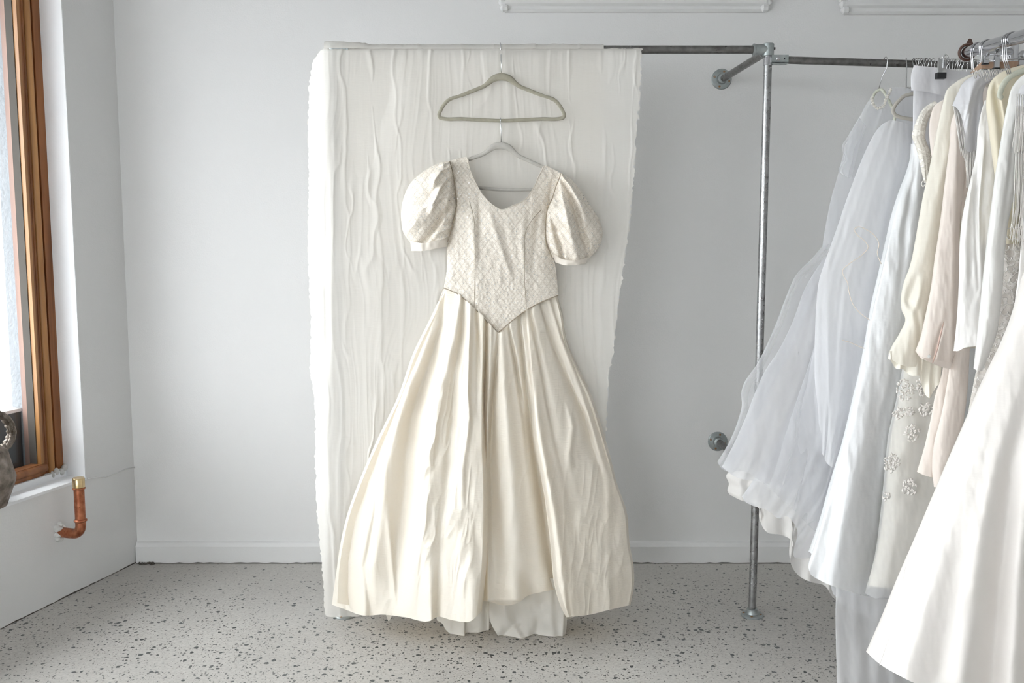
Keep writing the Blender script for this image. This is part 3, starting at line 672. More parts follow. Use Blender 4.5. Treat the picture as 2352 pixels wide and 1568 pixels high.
# puff sleeves: gathered folds radiate from the armhole
def sleeve(seam, outer, top, bottom, folds, seed, cuffL, dirn):
    L_, R_ = (outer, seam) if dirn < 0 else (seam, outer)
    px, py, s, t = grid(L_, R_, top, bottom, 130, 150, True)
    w = np.sqrt(np.clip(1-(2*s-1)**2, 0, 1)); e = np.sqrt(np.clip(np.sin(math.pi*np.clip(t*.94+.04, 0, 1)), 0, 1))
    d = s if dirn > 0 else 1-s      # 0 at armhole seam
    k = np.array(seam, float); cx, cy = (k[:, 0].mean(), k[:, 1].mean())
    ang = np.arctan2(py-cy, np.abs(px-cx)+14)
    Y = 3.243-.075*w*e
    g = ridge((t-.32*d)*5.5+vn(px/40, py/40, seed)*.3, d*.8, seed, 1)
    Y = Y-.026*g*np.exp(-d*1.5)*w-.009*ridge((t-.3*d)*15, d*1.5, seed+2, 1)*np.exp(-d*5)
    for f in folds: Y = Y-2.1*fold(px, py, f)*np.clip(w*1.3, 0, 1)
    Y = Y-.003*fbm(px/22, py/22, 3, seed+4)
    b = MB(); b.sheet(at(px, py, Y)); b.sheet(at(px, py, 3.250+.026*w*e))
    o = b.build('puff_sleeve', M_quilt, gown); return o
seamL = [(1033, 371), (1041, 400), (1046, 438), (1049, 465), (1044, 500), (1036, 530), (1028, 556)]
outL = [(1030, 370), (1012, 373), (990, 383), (965, 399), (945, 418), (930, 446), (922, 480), (922, 510), (926, 532), (934, 546), (942, 556)]
sl = sleeve(seamL, outL, [(1030, 370), (1033, 371)], [(942, 556), (965, 562), (1000, 558), (1028, 556)],
    [[(1018, 385, .004, 8, 5), (1000, 410, .012, 9, 5), (992, 440, .0, 6, 4)], [(1030, 405, .0, 8, 5), (1012, 430, .014, 10, 5), (995, 468, .012, 9, 5), (990, 500, 0, 6, 5)],
     [(1036, 440, .004, 7, 5), (1022, 480, .008, 7, 4), (1018, 520, .0, 6, 4)], [(1042, 455, -.006, 5, 5), (1015, 500, -.012, 9, 6), (985, 545, -.014, 10, 8), (975, 556, -.01, 10, 8)]], 11, None, -1)
seamR = [(1289, 398), (1277, 428), (1268, 456), (1259, 474), (1254, 500), (1252, 530), (1256, 564), (1268, 590)]
outR = [(1291, 398), (1312, 412), (1335, 440), (1358, 474), (1377, 507), (1384, 530), (1382, 553), (1371, 575), (1352, 594)]
sr = sleeve(seamR, outR, [(1289, 398), (1291, 398)], [(1268, 590), (1290, 600), (1320, 602), (1352, 594)],
    [[(1292, 405, .004, 5, 6), (1312, 430, .010, 8, 8), (1335, 470, .006, 10, 8), (1350, 520, .0, 10, 8)], [(1290, 412, -.003, 4, 6), (1310, 450, -.012, 6, 8), (1325, 500, -.014, 6, 9), (1340, 550, -.012, 6, 9), (1352, 585, -.008, 6, 8)],
     [(1285, 430, .004, 6, 6), (1298, 480, .012, 9, 9), (1312, 540, .014, 12, 10), (1325, 580, .01, 12, 10)], [(1262, 480, -.004, 4, 5), (1275, 530, -.012, 5, 7), (1290, 580, -.012, 5, 7)]], 23, None, 1)
def cuff(L_, R_, B_, T_, par):
    px, py, s, t = grid(L_, R_, T_, B_, 40, 10, True); w = np.sqrt(np.clip(1-(2*s-1)**2, 0, 1))
    b = MB(); b.sheet(at(px, py, 3.238-.045*w-.003*vn(px/9, py/12, 3))); b.sheet(at(px, py, 3.246+.012*w)); b.build('cuff', M_silkcuff, par)['label'] = 'plain blush silk cuff band'
cuff([(942, 553), (945, 576)], [(1028, 545), (1027, 566)], [(945, 576), (972, 576), (1000, 571), (1027, 566)], [(942, 553), (970, 558), (1000, 552), (1028, 545)], sl)
cuff([(1268, 580), (1275, 602)], [(1352, 590), (1347, 605)], [(1275, 602), (1293, 608), (1316, 609), (1347, 605)], [(1268, 580), (1290, 594), (1320, 598), (1352, 590)], sr)
# gather stitches round the armholes
for sm_, pr in ((seamL, sl), (seamR, sr)):
    q = spline(sm_, np.linspace(0, 1, 60)); MB().tube([A(x, y, 3.219-.002*(i % 3)) for i, (x, y) in enumerate(q)], .0016, 6).build('armhole_seam', M_thread, pr)

# skirt
def skbase(px, py):
    yy = np.clip((py-670)/750, 0, 1.1); hw = np.interp(py, [660, 760, 900, 1000, 1100, 1200, 1300, 1400], [135, 160, 225, 260, 297, 328, 342, 345])
    c = (px-1130)/hw
    return 3.205-.235*yy**1.05+(.06+.17*yy)*c**2
def crink(px, py, amp, seed, cx=None):
    wx = 9*vn(px/40, py/70, seed+1); wy = 18*vn(px/60, py/70, seed+2)
    r = ridge((px+py*.12+wx)/30, (py+wy)/190, seed, 2)+.8*ridge((px+py*.38+wx)/32, (py-px*.4+wy)/95, seed+7, 2)*sm(-.2, .5, vn(px/50, py/90, seed+3))
    return 1.35*amp*r*(1 if cx is None else cx)
sk = MB()
# left panel
L_ = [(1019, 660), (1010, 685), (1000, 706), (985, 737), (950, 808), (915, 908), (869, 1004), (825, 1105), (795, 1190), (780, 1260), (773, 1310), (762, 1388)]
R_ = [(1112, 726), (1114, 790), (1113, 900), (1114, 1000), (1120, 1110), (1121, 1210), (1118, 1290), (1113, 1345), (1106, 1404)]
T_ = [(1019, 660), (1051, 673), (1083, 701), (1112, 727)]
B_ = [(762, 1388), (795, 1400), (833, 1413), (880, 1411), (930, 1417), (991, 1424), (1002, 1417), (1040, 1424), (1078, 1427), (1106, 1404)]
px, py, s, t = grid(L_, R_, T_, B_, 300, 420)
Y = skbase(px, py)
LF = [[(1017, 690, -.006, 6, 4), (1015, 745, -.016, 7, 5), (985, 850, -.030, 16, 18), (948, 955, -.036, 20, 26), (932, 1134, -.036, 24, 30), (912, 1310, -.026, 26, 28), (905, 1410, -.014, 22, 26)],
      [(1003, 712, .004, 5, 8), (975, 800, .010, 8, 12), (935, 900, .014, 12, 16), (905, 1000, .016, 16, 18), (880, 1100, .016, 20, 20), (858, 1250, .014, 22, 20), (836, 1410, .020, 16, 18)],
      [(1057, 690, .008, 7, 9), (1040, 780, .014, 8, 14), (1014, 880, .020, 6, 18), (994, 990, .022, 6, 20), (972, 1108, .022, 8, 24), (968, 1210, .016, 10, 22), (985, 1312, .010, 14, 16), (991, 1420, .016, 16, 10)],
      [(1064, 700, -.008, 4, 4), (1060, 760, -.012, 6, 6), (1046, 860, -.014, 10, 8), (1038, 980, -.010, 12, 9), (1030, 1100, -.006, 12, 9), (1010, 1300, -.008, 10, 9), (1003, 1420, -.014, 8, 6)],
      [(1080, 720, .008, 6, 6), (1077, 800, .014, 7, 5), (1074, 900, .014, 8, 5), (1078, 965, .010, 9, 5), (1062, 1080, .008, 10, 8), (1060, 1200, .004, 12, 10)],
      [(1096, 722, -.010, 4, 3), (1099, 770, -.012, 4, 3), (1098, 860, -.006, 5, 5), (1095, 960, 0, 5, 5)],
      [(870, 1080, -.0, 6, 8), (862, 1180, -.010, 6, 10), (840, 1300, -.014, 8, 12), (850, 1400, -.010, 8, 12)],
      [(890, 1150, 0, 8, 8), (897, 1250, .010, 8, 6), (905, 1350, .008, 8, 6), (910, 1410, 0, 8, 6)],
      [(800, 1290, 0, 9, 9), (790, 1350, -.008, 9, 9), (800, 1400, -.012, 9, 9)], [(1075, 1200, 0, 20, 16), (1085, 1330, .012, 22, 18), (1085, 1420, .016, 20, 16)]]
for f in LF: Y = Y-1.35*fold(px, py, f)
m = sm(985, 1005, px+(py-900)*.1)*sm(1100, 1075, px)*sm(760, 850, py)*sm(1420, 1250, py)
Y = Y-crink(px, py, .0032, 41, .22+.78*m)-.0025*fbm(px/30, py/90, 3, 44)
Y = Y+.055*sm(.955, 1., s)*sm(700, 900, py)+.02*sm(.03, 0, s)
sk.sheet(at(px, py, Y))
# right panel
L2 = [(1207, 712), (1213, 800), (1219, 900), (1226, 1006), (1238, 1075), (1249, 1134), (1258, 1200), (1265, 1260), (1275, 1350), (1287, 1390), (1300, 1417)]
R2 = [(1281, 677), (1292, 720), (1304, 787), (1330, 848), (1356, 902), (1387, 998), (1402, 1050), (1415, 1103), (1440, 1180), (1446, 1250), (1455, 1300), (1456, 1345), (1448, 1389)]
T2 = [(1207, 712), (1242, 693), (1281, 677)]
B2 = [(1300, 1417), (1325, 1415), (1350, 1412), (1400, 1400), (1448, 1389)]
px, py, s, t = grid(L2, R2, T2, B2, 210, 360)
Y = skbase(px, py)-.012
RF = [[(1216, 715, -.008, 3, 6), (1240, 830, -.010, 3, 8), (1258, 930, -.010, 4, 12), (1275, 1010, -.008, 5, 14), (1300, 1110, -.006, 8, 16), (1325, 1250, -.006, 12, 16), (1330, 1400, 0, 12, 16)],
      [(1242, 700, -.008, 3, 8), (1273, 800, -.012, 4, 10), (1308, 880, -.014, 10, 4), (1340, 950, -.012, 12, 4), (1355, 1010, -.010, 12, 5), (1378, 1080, -.004, 12, 6), (1390, 1150, 0, 12, 8)],
      [(1262, 690, .006, 6, 3), (1290, 780, .010, 8, 4), (1325, 870, .008, 8, 5), (1355, 960, .010, 6, 8), (1372, 1020, .008, 6, 8), (1398, 1100, .004, 8, 8)],
      [(1228, 860, .0, 6, 8), (1236, 960, .012, 8, 9), (1252, 1060, .014, 9, 10), (1275, 1180, .014, 9, 12), (1290, 1300, .012, 9, 12), (1305, 1410, .010, 8, 10)],
      [(1300, 920, 0, 5, 8), (1316, 980, .010, 8, 7), (1308, 1040, .008, 8, 7), (1312, 1100, 0, 7, 7)],
      [(1345, 1180, 0, 12, 10), (1360, 1290, -.006, 14, 10), (1355, 1400, -.004, 14, 10)], [(1300, 1330, 0, 6, 6), (1306, 1380, -.008, 6, 5), (1310, 1415, -.01, 6, 5)]]
for f in RF: Y = Y-1.4*fold(px, py, f)
Y = Y-crink(px, py, .0022, 51, .35+.65*sm(1000, 1100, py))-.003*fbm(px/34, py/80, 3, 53)
Y = Y+.06*sm(.06, 0., s)*sm(720, 900, py)+.03*sm(.97, 1, s)
sk.sheet(at(px, py, Y))
# centre of the front, set back between the two big folds
L3 = [(1104, 720), (1100, 900), (1098, 1100), (1100, 1300), (1104, 1380)]; R3 = [(1220, 702), (1240, 900), (1266, 1100), (1290, 1250), (1292, 1352)]
T3 = [(1104, 720), (1126, 745), (1144, 763), (1184, 729), (1220, 702)]
B3 = [(1104, 1380), (1124, 1381), (1150, 1389), (1172, 1389), (1195, 1381), (1210, 1369), (1240, 1360), (1272, 1354), (1292, 1352)]
px, py, s, t = grid(L3, R3, T3, B3, 170, 320)
yy = np.clip((py-720)/650, 0, 1); Y = skbase(px, py)+.012+.055*yy
for f in [[(1117, 770, -.010, 4, 3), (1114, 850, -.022, 5, 4), (1112, 950, -.02, 6, 5)], [(1144, 770, -.006, 3, 3), (1139, 840, -.020, 5, 4), (1131, 940, -.030, 7, 7), (1126, 1050, -.034, 8, 12), (1130, 1200, -.026, 12, 20), (1140, 1340, -.008, 14, 24)],
          [(1168, 750, -.008, 3, 3), (1180, 820, -.016, 3, 6), (1192, 900, -.020, 3, 8), (1203, 960, -.012, 4, 9), (1215, 1060, -.004, 6, 9), (1225, 1150, 0, 6, 9)],
          [(1194, 740, -.010, 4, 3), (1206, 860, -.022, 7, 4), (1220, 980, -.034, 10, 9), (1240, 1120, -.04, 12, 14), (1265, 1280, -.034, 14, 16), (1280, 1350, -.02, 14, 16)],
          [(1128, 760, .006, 5, 5), (1126, 860, .010, 5, 6), (1120, 960, .004, 4, 6)], [(1155, 780, .006, 7, 7), (1160, 900, .012, 12, 12), (1172, 1050, .018, 18, 18), (1185, 1200, .020, 26, 24), (1190, 1340, .016, 30, 26)],
          [(1150, 1290, 0, 30, 30), (1180, 1350, .014, 40, 30), (1180, 1388, .010, 40, 30)], [(1200, 1300, 0, 10, 20), (1215, 1345, -.014, 12, 16), (1218, 1370, -.02, 14, 16)]]: Y = Y-1.3*fold(px, py, f)
Y = Y-crink(px, py, .0012, 61)-.003*fbm(px/30, py/120, 2, 63)+.03*sm(1375, 1392, py)
sk.sheet(at(px, py, Y))
# back half of the skirt
L4 = [(x+6, y) for x, y in L_]; L4[-1] = (775, 1385); R4 = [(x-6, y) for x, y in R2]; R4[-1] = (1440, 1385)
px, py, s, t = grid(L4, R4, [(1025, 662), (1150, 690), (1275, 678)], [(775, 1385), (900, 1403), (1150, 1398), (1440, 1385)], 120, 80)
Y = 3.262-.018*np.abs(vn(s*14, t*2, 5))*t-(.02+.06*t)*(2*s-1)**4
sk.sheet(at(px, py, Y))
skirt = sk.build('skirt', M_silk, gown); skirt['label'] = 'pleated cream raw silk skirt with deep folds'
# petticoat showing under the raised hem
pt = MB()
px, py, s, t = grid([(985, 1330), (1004, 1425)], [(1130, 1330), (1123, 1446)], None, [(1004, 1425), (1014, 1430), (1024, 1446), (1045, 1462), (1067, 1470), (1074, 1462), (1100, 1471), (1123, 1446)], 110, 50)
Y = 3.135+.01*sm(1066, 1070, px)-fold(px, py, [(1067, 1380, .004, 14, 2), (1067, 1470, .016, 16, 2)])-fold(px, py, [(1118, 1380, -.01, 10, 6), (1120, 1450, -.02, 12, 6)])-fold(px, py, [(1098, 1440, 0, 10, 6), (1092, 1470, .012, 12, 8)])-.004*fbm(px/24, py/40, 2, 3)
G = at(px, py, Y); G[..., 2] = np.maximum(G[..., 2], .004); pt.sheet(G)
px, py, s, t = grid([(1115, 1320), (1124, 1380), (1126, 1425), (1147, 1466)], [(1310, 1330), (1299, 1466)], None, [(1147, 1466), (1165, 1471), (1203, 1474), (1222, 1470), (1238, 1462), (1268, 1461), (1299, 1466)], 150, 70)
Y = 3.115-fold(px, py, [(1150, 1360, .0, 12, 12), (1165, 1420, .014, 14, 12), (1200, 1474, .016, 16, 10)])-fold(px, py, [(1240, 1400, 0, 10, 10), (1232, 1440, -.014, 12, 10), (1225, 1470, -.02, 8, 14)])-fold(px, py, [(1190, 1380, 0, 10, 10), (1185, 1430, -.012, 14, 10), (1150, 1465, -.01, 10, 8)])-fold(px, py, [(1262, 1370, .006, 14, 10), (1270, 1460, .010, 12, 10)])+.02*sm(.95, 1, s)-.004*fbm(px/26, py/40, 2, 8)
G = at(px, py, Y); G[..., 2] = np.maximum(G[..., 2], .004); pt.sheet(G)
px, py, s, t = grid([(880, 1380), (885, 1408)], [(1340, 1380), (1335, 1400)], None, [(885, 1408), (893, 1426), (900, 1414), (1100, 1415), (1298, 1425), (1320, 1415), (1335, 1400)], 90, 14)
pt.sheet(at(px, py, 3.19+.01*vn(px/30, py/30, 5)))
p_ = pt.build('petticoat', M_lining, gown); p_['label'] = 'off-white cotton petticoat trailing on the floor'
MB().tube([A(x, y, 3.225) for x, y in ((1018, 662), (1014, 668), (1016, 676), (1010, 684), (1008, 692))], .0012, 6).build('hanging_loop', M_cord, gown)

# ------------------------------------------------------------------ garments at the right
def garment(name, L_, R_, T_, B_, Y0, dep, mat, parent=None, folds=(), nu=90, nv=160, auto=(6, .012), seed=1, tilt=0, both=True, noise=.002, yfun=None, edge=0):
    px, py, s, t = grid(L_, R_, T_, B_, nu, nv, True)
    w = np.sqrt(np.clip(1-(2*s-1)**2, 0, 1)); n, am = auto
    base = Y0+tilt*t+(yfun(px, py, s, t) if yfun else 0); dp = dep*(.5+.5*t) if dep > 0 else -dep
    wv = -am*(.25+t)*(np.sin(s*n*6.28+vn(s*2, t*1.3, seed)*3+seed)*(.6+.4*vn(s*5, t*2, seed+8))+.35*np.sin(s*n*1.7*6.28+vn(s*3, t*2, seed+3)*2.5)*vn(s*4+3, t*2, seed+9))*.55
    Y = base-dp*w+wv*w-noise*fbm(px/22, py/60, 3, seed+5)
    for f in folds: Y = Y-fold(px, py, f)
    b = MB(); G = at(px, py, Y); G[..., 2] = np.maximum(G[..., 2], .004); b.sheet(G)
    if both:
        j = np.linspace(0, nu-1, nu//2).astype(int); i = np.linspace(0, nv-1, nv//2).astype(int)
        q = np.ix_(i, j); G = at(px[q], py[q], (base+dp*.8*w+wv*w*.6)[q] if not np.isscalar(base) else (base+dp*.8*w+wv*w*.6)[q]); G[..., 2] = np.maximum(G[..., 2], .004); b.sheet(G)
    return b.build(name, mat, parent)
def side_hanger(x_px, y_bot, Yc, mat, label, z_rail, tilt=0, hook_x=None, wide=.40, group=None, body=True):
    """hanger seen nearly end-on: hook over the side rail, arms running front to back"""
    X = float(at(x_px, 150, 3.31)[0]); e = empty('velvet_hanger', (X, 3.31, z_rail-.12), label, 'hanger', group)
    hk = []
    for k in range(12):
        a = math.radians(-30+k*22); hk.append((X+.001*k*0, 3.31+.0185*math.cos(a)*-1, z_rail+.0185*math.sin(a)))
    MB().tube([(X-tilt, 3.31, z_rail-.085), (X-tilt*.5, 3.307, z_rail-.045), (X, 3.293, z_rail-.02)]+hk, .0015, 7).build('hook', M_wire, e)
    if body:
        zt = z_rail-.09; h = wide/2
        P = np.array([(0, 0), (.03, -.004), (.06, -.022), (h*.75, -.065), (h-.015, -.085), (h, -.11), (h-.01, -.125), (h*.5, -.127), (0, -.128)]); P = np.vstack([P, [(-x, y) for x, y in P[::-1][1:-1]]])
        Q = spline(np.vstack([P, P[:1]]), np.linspace(0, 1, 60)[:-1])
        MB().tube([(X-tilt+.0*q[0], 3.31+q[0], zt+q[1]) for q in Q], .0048, 8, closed=True).build('hanger_body', mat, e)
    return e
def zr(px): 
    x = float(at(px, 145, 3.31)[0]); k = (x-P1.x)/(dirr.x); return (P1+dirr*k).z

# A: tulle ball gown nearest the post
side_hanger(2033, 0, 3.31, M_velvet3, 'greenish-ivory hanger holding the sheer tulle gown, nearest the corner post', zr(2033), tilt=.018, wide=.30)
tg = empty('tulle_gown', A(1950, 1300, 3.2), 'white tulle ball gown flaring far left in front of the steel post', 'dress')
def ytul(px, py, s, t): return -.20*sm(250, 900, py)+.12*np.clip((2000-px)/350, 0, 1)*0
garment('bodice', [(2003, 222), (1992, 236), (1978, 262), (1960, 292), (1948, 320), (1925, 400), (1908, 460), (1896, 520), (1888, 570)], [(2098, 205), (2105, 300), (2090, 420), (2060, 520), (2030, 600)],
        [(2003, 222), (2008, 240), (2024, 246), (2034, 228), (2040, 205), (2056, 200), (2098, 205)], [(1888, 570), (2030, 600)], 3.24, .05, M_tulle2, tg, auto=(3, .006), seed=2, nv=90)
garment('sheer_sleeve', [(1974, 270), (1955, 300), (1944, 318), (1935, 332), (1936, 350), (1940, 362), (1928, 384), (1926, 395), (1934, 402)], [(1990, 290), (1975, 330), (1965, 370), (1955, 410)], None, None, 3.17, .03, M_tulle, tg, auto=(2, .006), seed=4, nu=40, nv=60)
# lace trim at the neck
q = spline([(2002, 222), (2005, 238), (2018, 249), (2028, 244), (2036, 226), (2048, 204)], np.linspace(0, 1, 60))
MB().tube([A(x+1.2*math.sin(i*1.7), y+1.2*math.cos(i*2.1), 3.185) for i, (x, y) in enumerate(q)], [.0042+.001*math.sin(i*1.3) for i in range(60)], 8, flat=((0, 1, 0), .4)).build('neck_trim', M_lacetop, tg)
HA = [(1648, 1060), (1656, 1074), (1676, 1084), (1700, 1080), (1740, 1100), (1800, 1150), (1900, 1240), (1960, 1270)]
LA = [(1893, 560), (1868, 590), (1828, 632), (1806, 680), (1788, 728), (1762, 790), (1742, 830), (1706, 888), (1702, 905), (1704, 925), (1695, 965), (1672, 1020), (1648, 1060)]
RA = [(2010, 560), (2010, 700), (2000, 900), (1990, 1100), (1960, 1270)]
garment('outer_tulle', LA, RA, None, HA, 3.20, .10, M_tulle, tg, auto=(7, .008), seed=3, yfun=lambda px, py, s, t: -.10*t, nu=160, nv=160)
LA2 = [(1893, 590), (1850, 660), (1820, 740), (1785, 810), (1758, 850), (1735, 900), (1712, 960), (1690, 1010), (1658, 1072)]
garment('tulle_layer', LA2, RA, None, [(1658, 1072), (1690, 1095), (1760, 1110), (1850, 1180), (1960, 1270)], 3.21, .08, M_tulle2, tg, auto=(8, .008), seed=6, yfun=lambda px, py, s, t: -.10*t, nu=150, nv=150)
LA3 = [(1880, 760), (1850, 860), (1815, 950), (1770, 1040), (1725, 1110), (1704, 1140)]
garment('front_tulle', LA3, [(1990, 760), (1985, 1000), (1960, 1200), (1900, 1282)], None, [(1704, 1140), (1712, 1152), (1722, 1158), (1745, 1166), (1765, 1173), (1790, 1190), (1805, 1185), (1830, 1215), (1826, 1280), (1860, 1282), (1900, 1282)], 3.10, .10, M_tulle2, tg, auto=(8, .007), seed=8, nu=150, nv=140)
LAL = [(1900, 600), (1862, 700), (1820, 800), (1780, 880), (1740, 960), (1700, 1040), (1676, 1080), (1668, 1092), (1674, 1110), (1671, 1128), (1676, 1136)]
garment('skirt_lining', LAL, [(2010, 600), (2010, 800), (2010, 1100), (1990, 1380)], None, [(1676, 1136), (1700, 1148), (1735, 1160), (1750, 1178), (1747, 1196), (1762, 1222), (1795, 1228), (1822, 1246), (1815, 1268), (1817, 1296), (1835, 1322), (1862, 1336), (1895, 1345), (1912, 1370), (1930, 1385), (1990, 1380)], 3.22, .06, M_whitelin, tg, auto=(8, .016), seed=5, yfun=lambda px, py, s, t: -.06*t, nu=150, nv=150)
# B: white organza gown
z2 = zr(2118)
eh = empty('velvet_hanger', A(2095, 270, 3.05), 'taupe velvet hanger end showing above the organza gown shoulder', 'hanger')
q = spline([(2150, 213), (2120, 214), (2093, 216), (2078, 220), (2064, 232), (2053, 247), (2051, 256), (2056, 264), (2068, 269), (2095, 274), (2125, 278), (2150, 281)], np.linspace(0, 1, 60))
MB().tube([A(x, y, 3.03) for x, y in q], .0058, 10, flat=((0, 1, 0), .6)).build('hanger_body', simple('taupe_velvet', (.43, .405, .36), .95, c2=(.48, .455, .41), scale=60), eh)
xh = A(2150, 213, 3.03); MB().tube([(xh.x, xh.y, xh.z), (xh.x+.002, xh.y+.15, xh.z+.03), (xh.x+.01, 3.285, xh.z+.04), (xh.x+.01, 3.29, ZB-.055), (xh.x+.01, 3.297, ZB-.028)], .0018, 7).build('hook', M_wire, eh)
og = empty('organza_gown', A(1950, 1080, 3.05), 'white organza gown with trailing ribbon ties, between tulle gown and satin column dress', 'dress')
LB = [(2028, 284), (2016, 296), (1996, 330), (1966, 400), (1942, 465), (1920, 530), (1895, 600), (1882, 640), (1875, 700), (1872, 760), (1871, 850), (1873, 960), (1875, 1034)]
RB_ = [(2096, 288), (2110, 340), (2090, 450), (2060, 600), (2035, 780), (2010, 950), (1960, 1085)]
garment('organza_overlay', LB, RB_, [(2028, 284), (2045, 276), (2065, 279), (2096, 288)], [(1875, 1034), (1888, 1042), (1900, 1064), (1920, 1078), (1960, 1085)], 3.06, .06, M_organza, og, auto=(5, .010), seed=12, nu=120, nv=150,
        folds=[[(1950, 480, 0, 12, 20), (1905, 600, .008, 10, 14), (1896, 700, .012, 5, 14), (1903, 800, .010, 5, 14), (1910, 1050, .010, 5, 12)]])
garment('under_dress', [(2035, 292), (2000, 350), (1975, 420), (1945, 510), (1915, 610), (1896, 700), (1900, 800), (1905, 1000), (1915, 1060)], [(2096, 300), (2100, 400), (2070, 600), (2040, 800), (1960, 1080)], None, [(1915, 1060), (1960, 1080)], 3.09, .04, M_satin, og, auto=(4, .006), seed=13, nu=60, nv=80)
def cord(pts, Y, r=.0013, parent=og, name='ribbon_tie', m=M_cord):
    q = spline(pts, np.linspace(0, 1, 70)); MB().tube([A(x, y, Y) for x, y in q], r, 6).build(name, m, parent)
cord([(2024, 606), (2015, 580), (2019, 560), (2008, 540), (1990, 527), (1970, 521), (1962, 526), (1968, 538), (1985, 552), (1994, 566), (1980, 585), (1950, 606), (1935, 622), (1938, 634), (1945, 645), (1950, 670), (1960, 700), (1975, 718), (1998, 735)], 2.955)
cord([(1935, 781), (1955, 787), (1975, 796), (1985, 800)], 2.955)
# C: satin column dress with folded trousers clipped above
sd = empty('satin_gown', A(1950, 1360, 3.0), 'icy white satin A-line gown hanging right of the organza gown', 'dress')
LC = [(2092, 330), (2090, 362), (2082, 392), (2064, 440), (2048, 490), (2032, 560), (2014, 640), (2000, 700), (1988, 770), (1975, 840), (1960, 905), (1935, 1010), (1905, 1110), (1880, 1200), (1857, 1266)]
RC = [(2135, 330), (2135, 450), (2125, 600), (2105, 750), (2085, 870), (2060, 980), (2040, 1100), (2020, 1250), (2010, 1375)]
garment('skirt', LC, RC, None, [(1857, 1266), (1866, 1274), (1858, 1290), (1862, 1318), (1885, 1333), (1925, 1350), (1965, 1362), (2010, 1375)], 2.99, .09, M_satin, sd, auto=(2, .010), seed=15, nu=140, nv=220, noise=.0025,
        folds=[[(2100, 400, -.004, 6, 8), (2080, 520, -.012, 8, 10), (2066, 700, -.004, 10, 12), (2050, 900, 0, 12, 12)], [(1990, 700, 0, 20, 30), (1985, 850, .014, 24, 40), (1950, 1100, .02, 30, 50), (1930, 1340, .02, 36, 50)], [(2030, 850, 0, 20, 20), (2010, 1050, -.014, 26, 20), (1990, 1350, -.02, 26, 20)]])
tr_ = empty('folded_trousers', A(2100, 340, 2.97), 'pale grey satin trousers with turned cuff, clipped to a black-tipped hanger', 'trousers')
garment('cuff', [(2099, 150), (2093, 170), (2092, 190), (2093, 208)], [(2262, 168), (2262, 232)], [(2099, 150), (2150, 155), (2210, 163), (2262, 168)], [(2093, 208), (2125, 210), (2150, 216), (2180, 224), (2262, 232)], 2.985, -.016, M_satin2, tr_, auto=(1, .003), seed=17, nu=70, nv=24)
garment('leg', [(2098, 206), (2097, 260), (2096, 320), (2094, 360)], [(2240, 215), (2230, 300), (2200, 400)], [(2098, 206), (2240, 215)], [(2094, 360), (2200, 400)], 3.0, -.014, M_satin2, tr_, auto=(2, .004), seed=18, nu=50, nv=40)
cp_ = empty('clip_hanger', A(2163, 150, 2.95), 'clear plastic clip with black tip gripping the grey trouser cuff', 'hanger')
c = A(2160, 165, 2.955); ck = 2.955/F
MB().box((c.x-8*ck, 2.945, c.z-6*ck), (c.x+9*ck, 2.953, c.z+30*ck)).build('clip_arm', M_clip, cp_, False)
MB().tube([(c.x+3*ck, 2.945, c.z+27*ck), (c.x+3*ck, 2.945, c.z+7*ck)], .004, 10).build('clip_spring', M_chrome, cp_, True, 50)
MB().tube([(c.x-2*ck, 2.94, c.z+30*ck), (c.x+5*ck, 2.94, c.z+36*ck), (c.x+10*ck, 2.94, c.z+30*ck), (c.x+4*ck, 2.94, c.z+25*ck)], .0035, 8, closed=True).build('clip_ring', M_clip, cp_)
MB().box((c.x-11*ck, 2.940, c.z-16*ck), (c.x+9*ck, 2.957, c.z-3*ck)).build('rubber_tip', M_black, cp_, False)
MB().tube([(c.x+2*ck, 2.95, c.z+10*ck), (c.x+.02, 3.02, c.z+.012), (c.x+.05, 3.25, c.z+.014), (c.x+.05, 3.29, zr(2190)+.01)], .0018, 7).build('wire_bar', M_wire, cp_)
# the crowd of hanger hooks on the side rail
first = None
for k, hx in enumerate((2099, 2104, 2110, 2116, 2121, 2127, 2134, 2143, 2172, 2177, 2184, 2190, 2195, 2200, 2207, 2217, 2231, 2239, 2244)):
    X = float(at(hx, 150, 3.31)[0]); z = zr(hx)
    e = empty('wire_hanger', (X, 3.33, z-.12), 'thin steel wire hanger hooked over the dark side rail among a tight row', 'hanger', 'wire hangers crowded on the side rail')
    rr = random.Random(k); hk = [(X+rr.uniform(-.003, .003), 3.31-.0165*math.cos(math.radians(-35+j*20)), z+.0165*math.sin(math.radians(-35+j*20))) for j in range(13)]
    MB().tube([(X+.004, 3.312, z-.07), (X, 3.30, z-.025)]+hk, .0014, 6).build('hook', M_wire, e)
    P = [(0, -.07), (.10, -.11), (.19, -.15), (.185, -.16), (0, -.16), (-.085, -.16), (-.09, -.15), (-.05, -.11)]
    MB().tube([(X+.004, 3.36+y, z+q_) for y, q_ in P], .0014, 6, closed=True).build('wire_frame', M_wire, e)
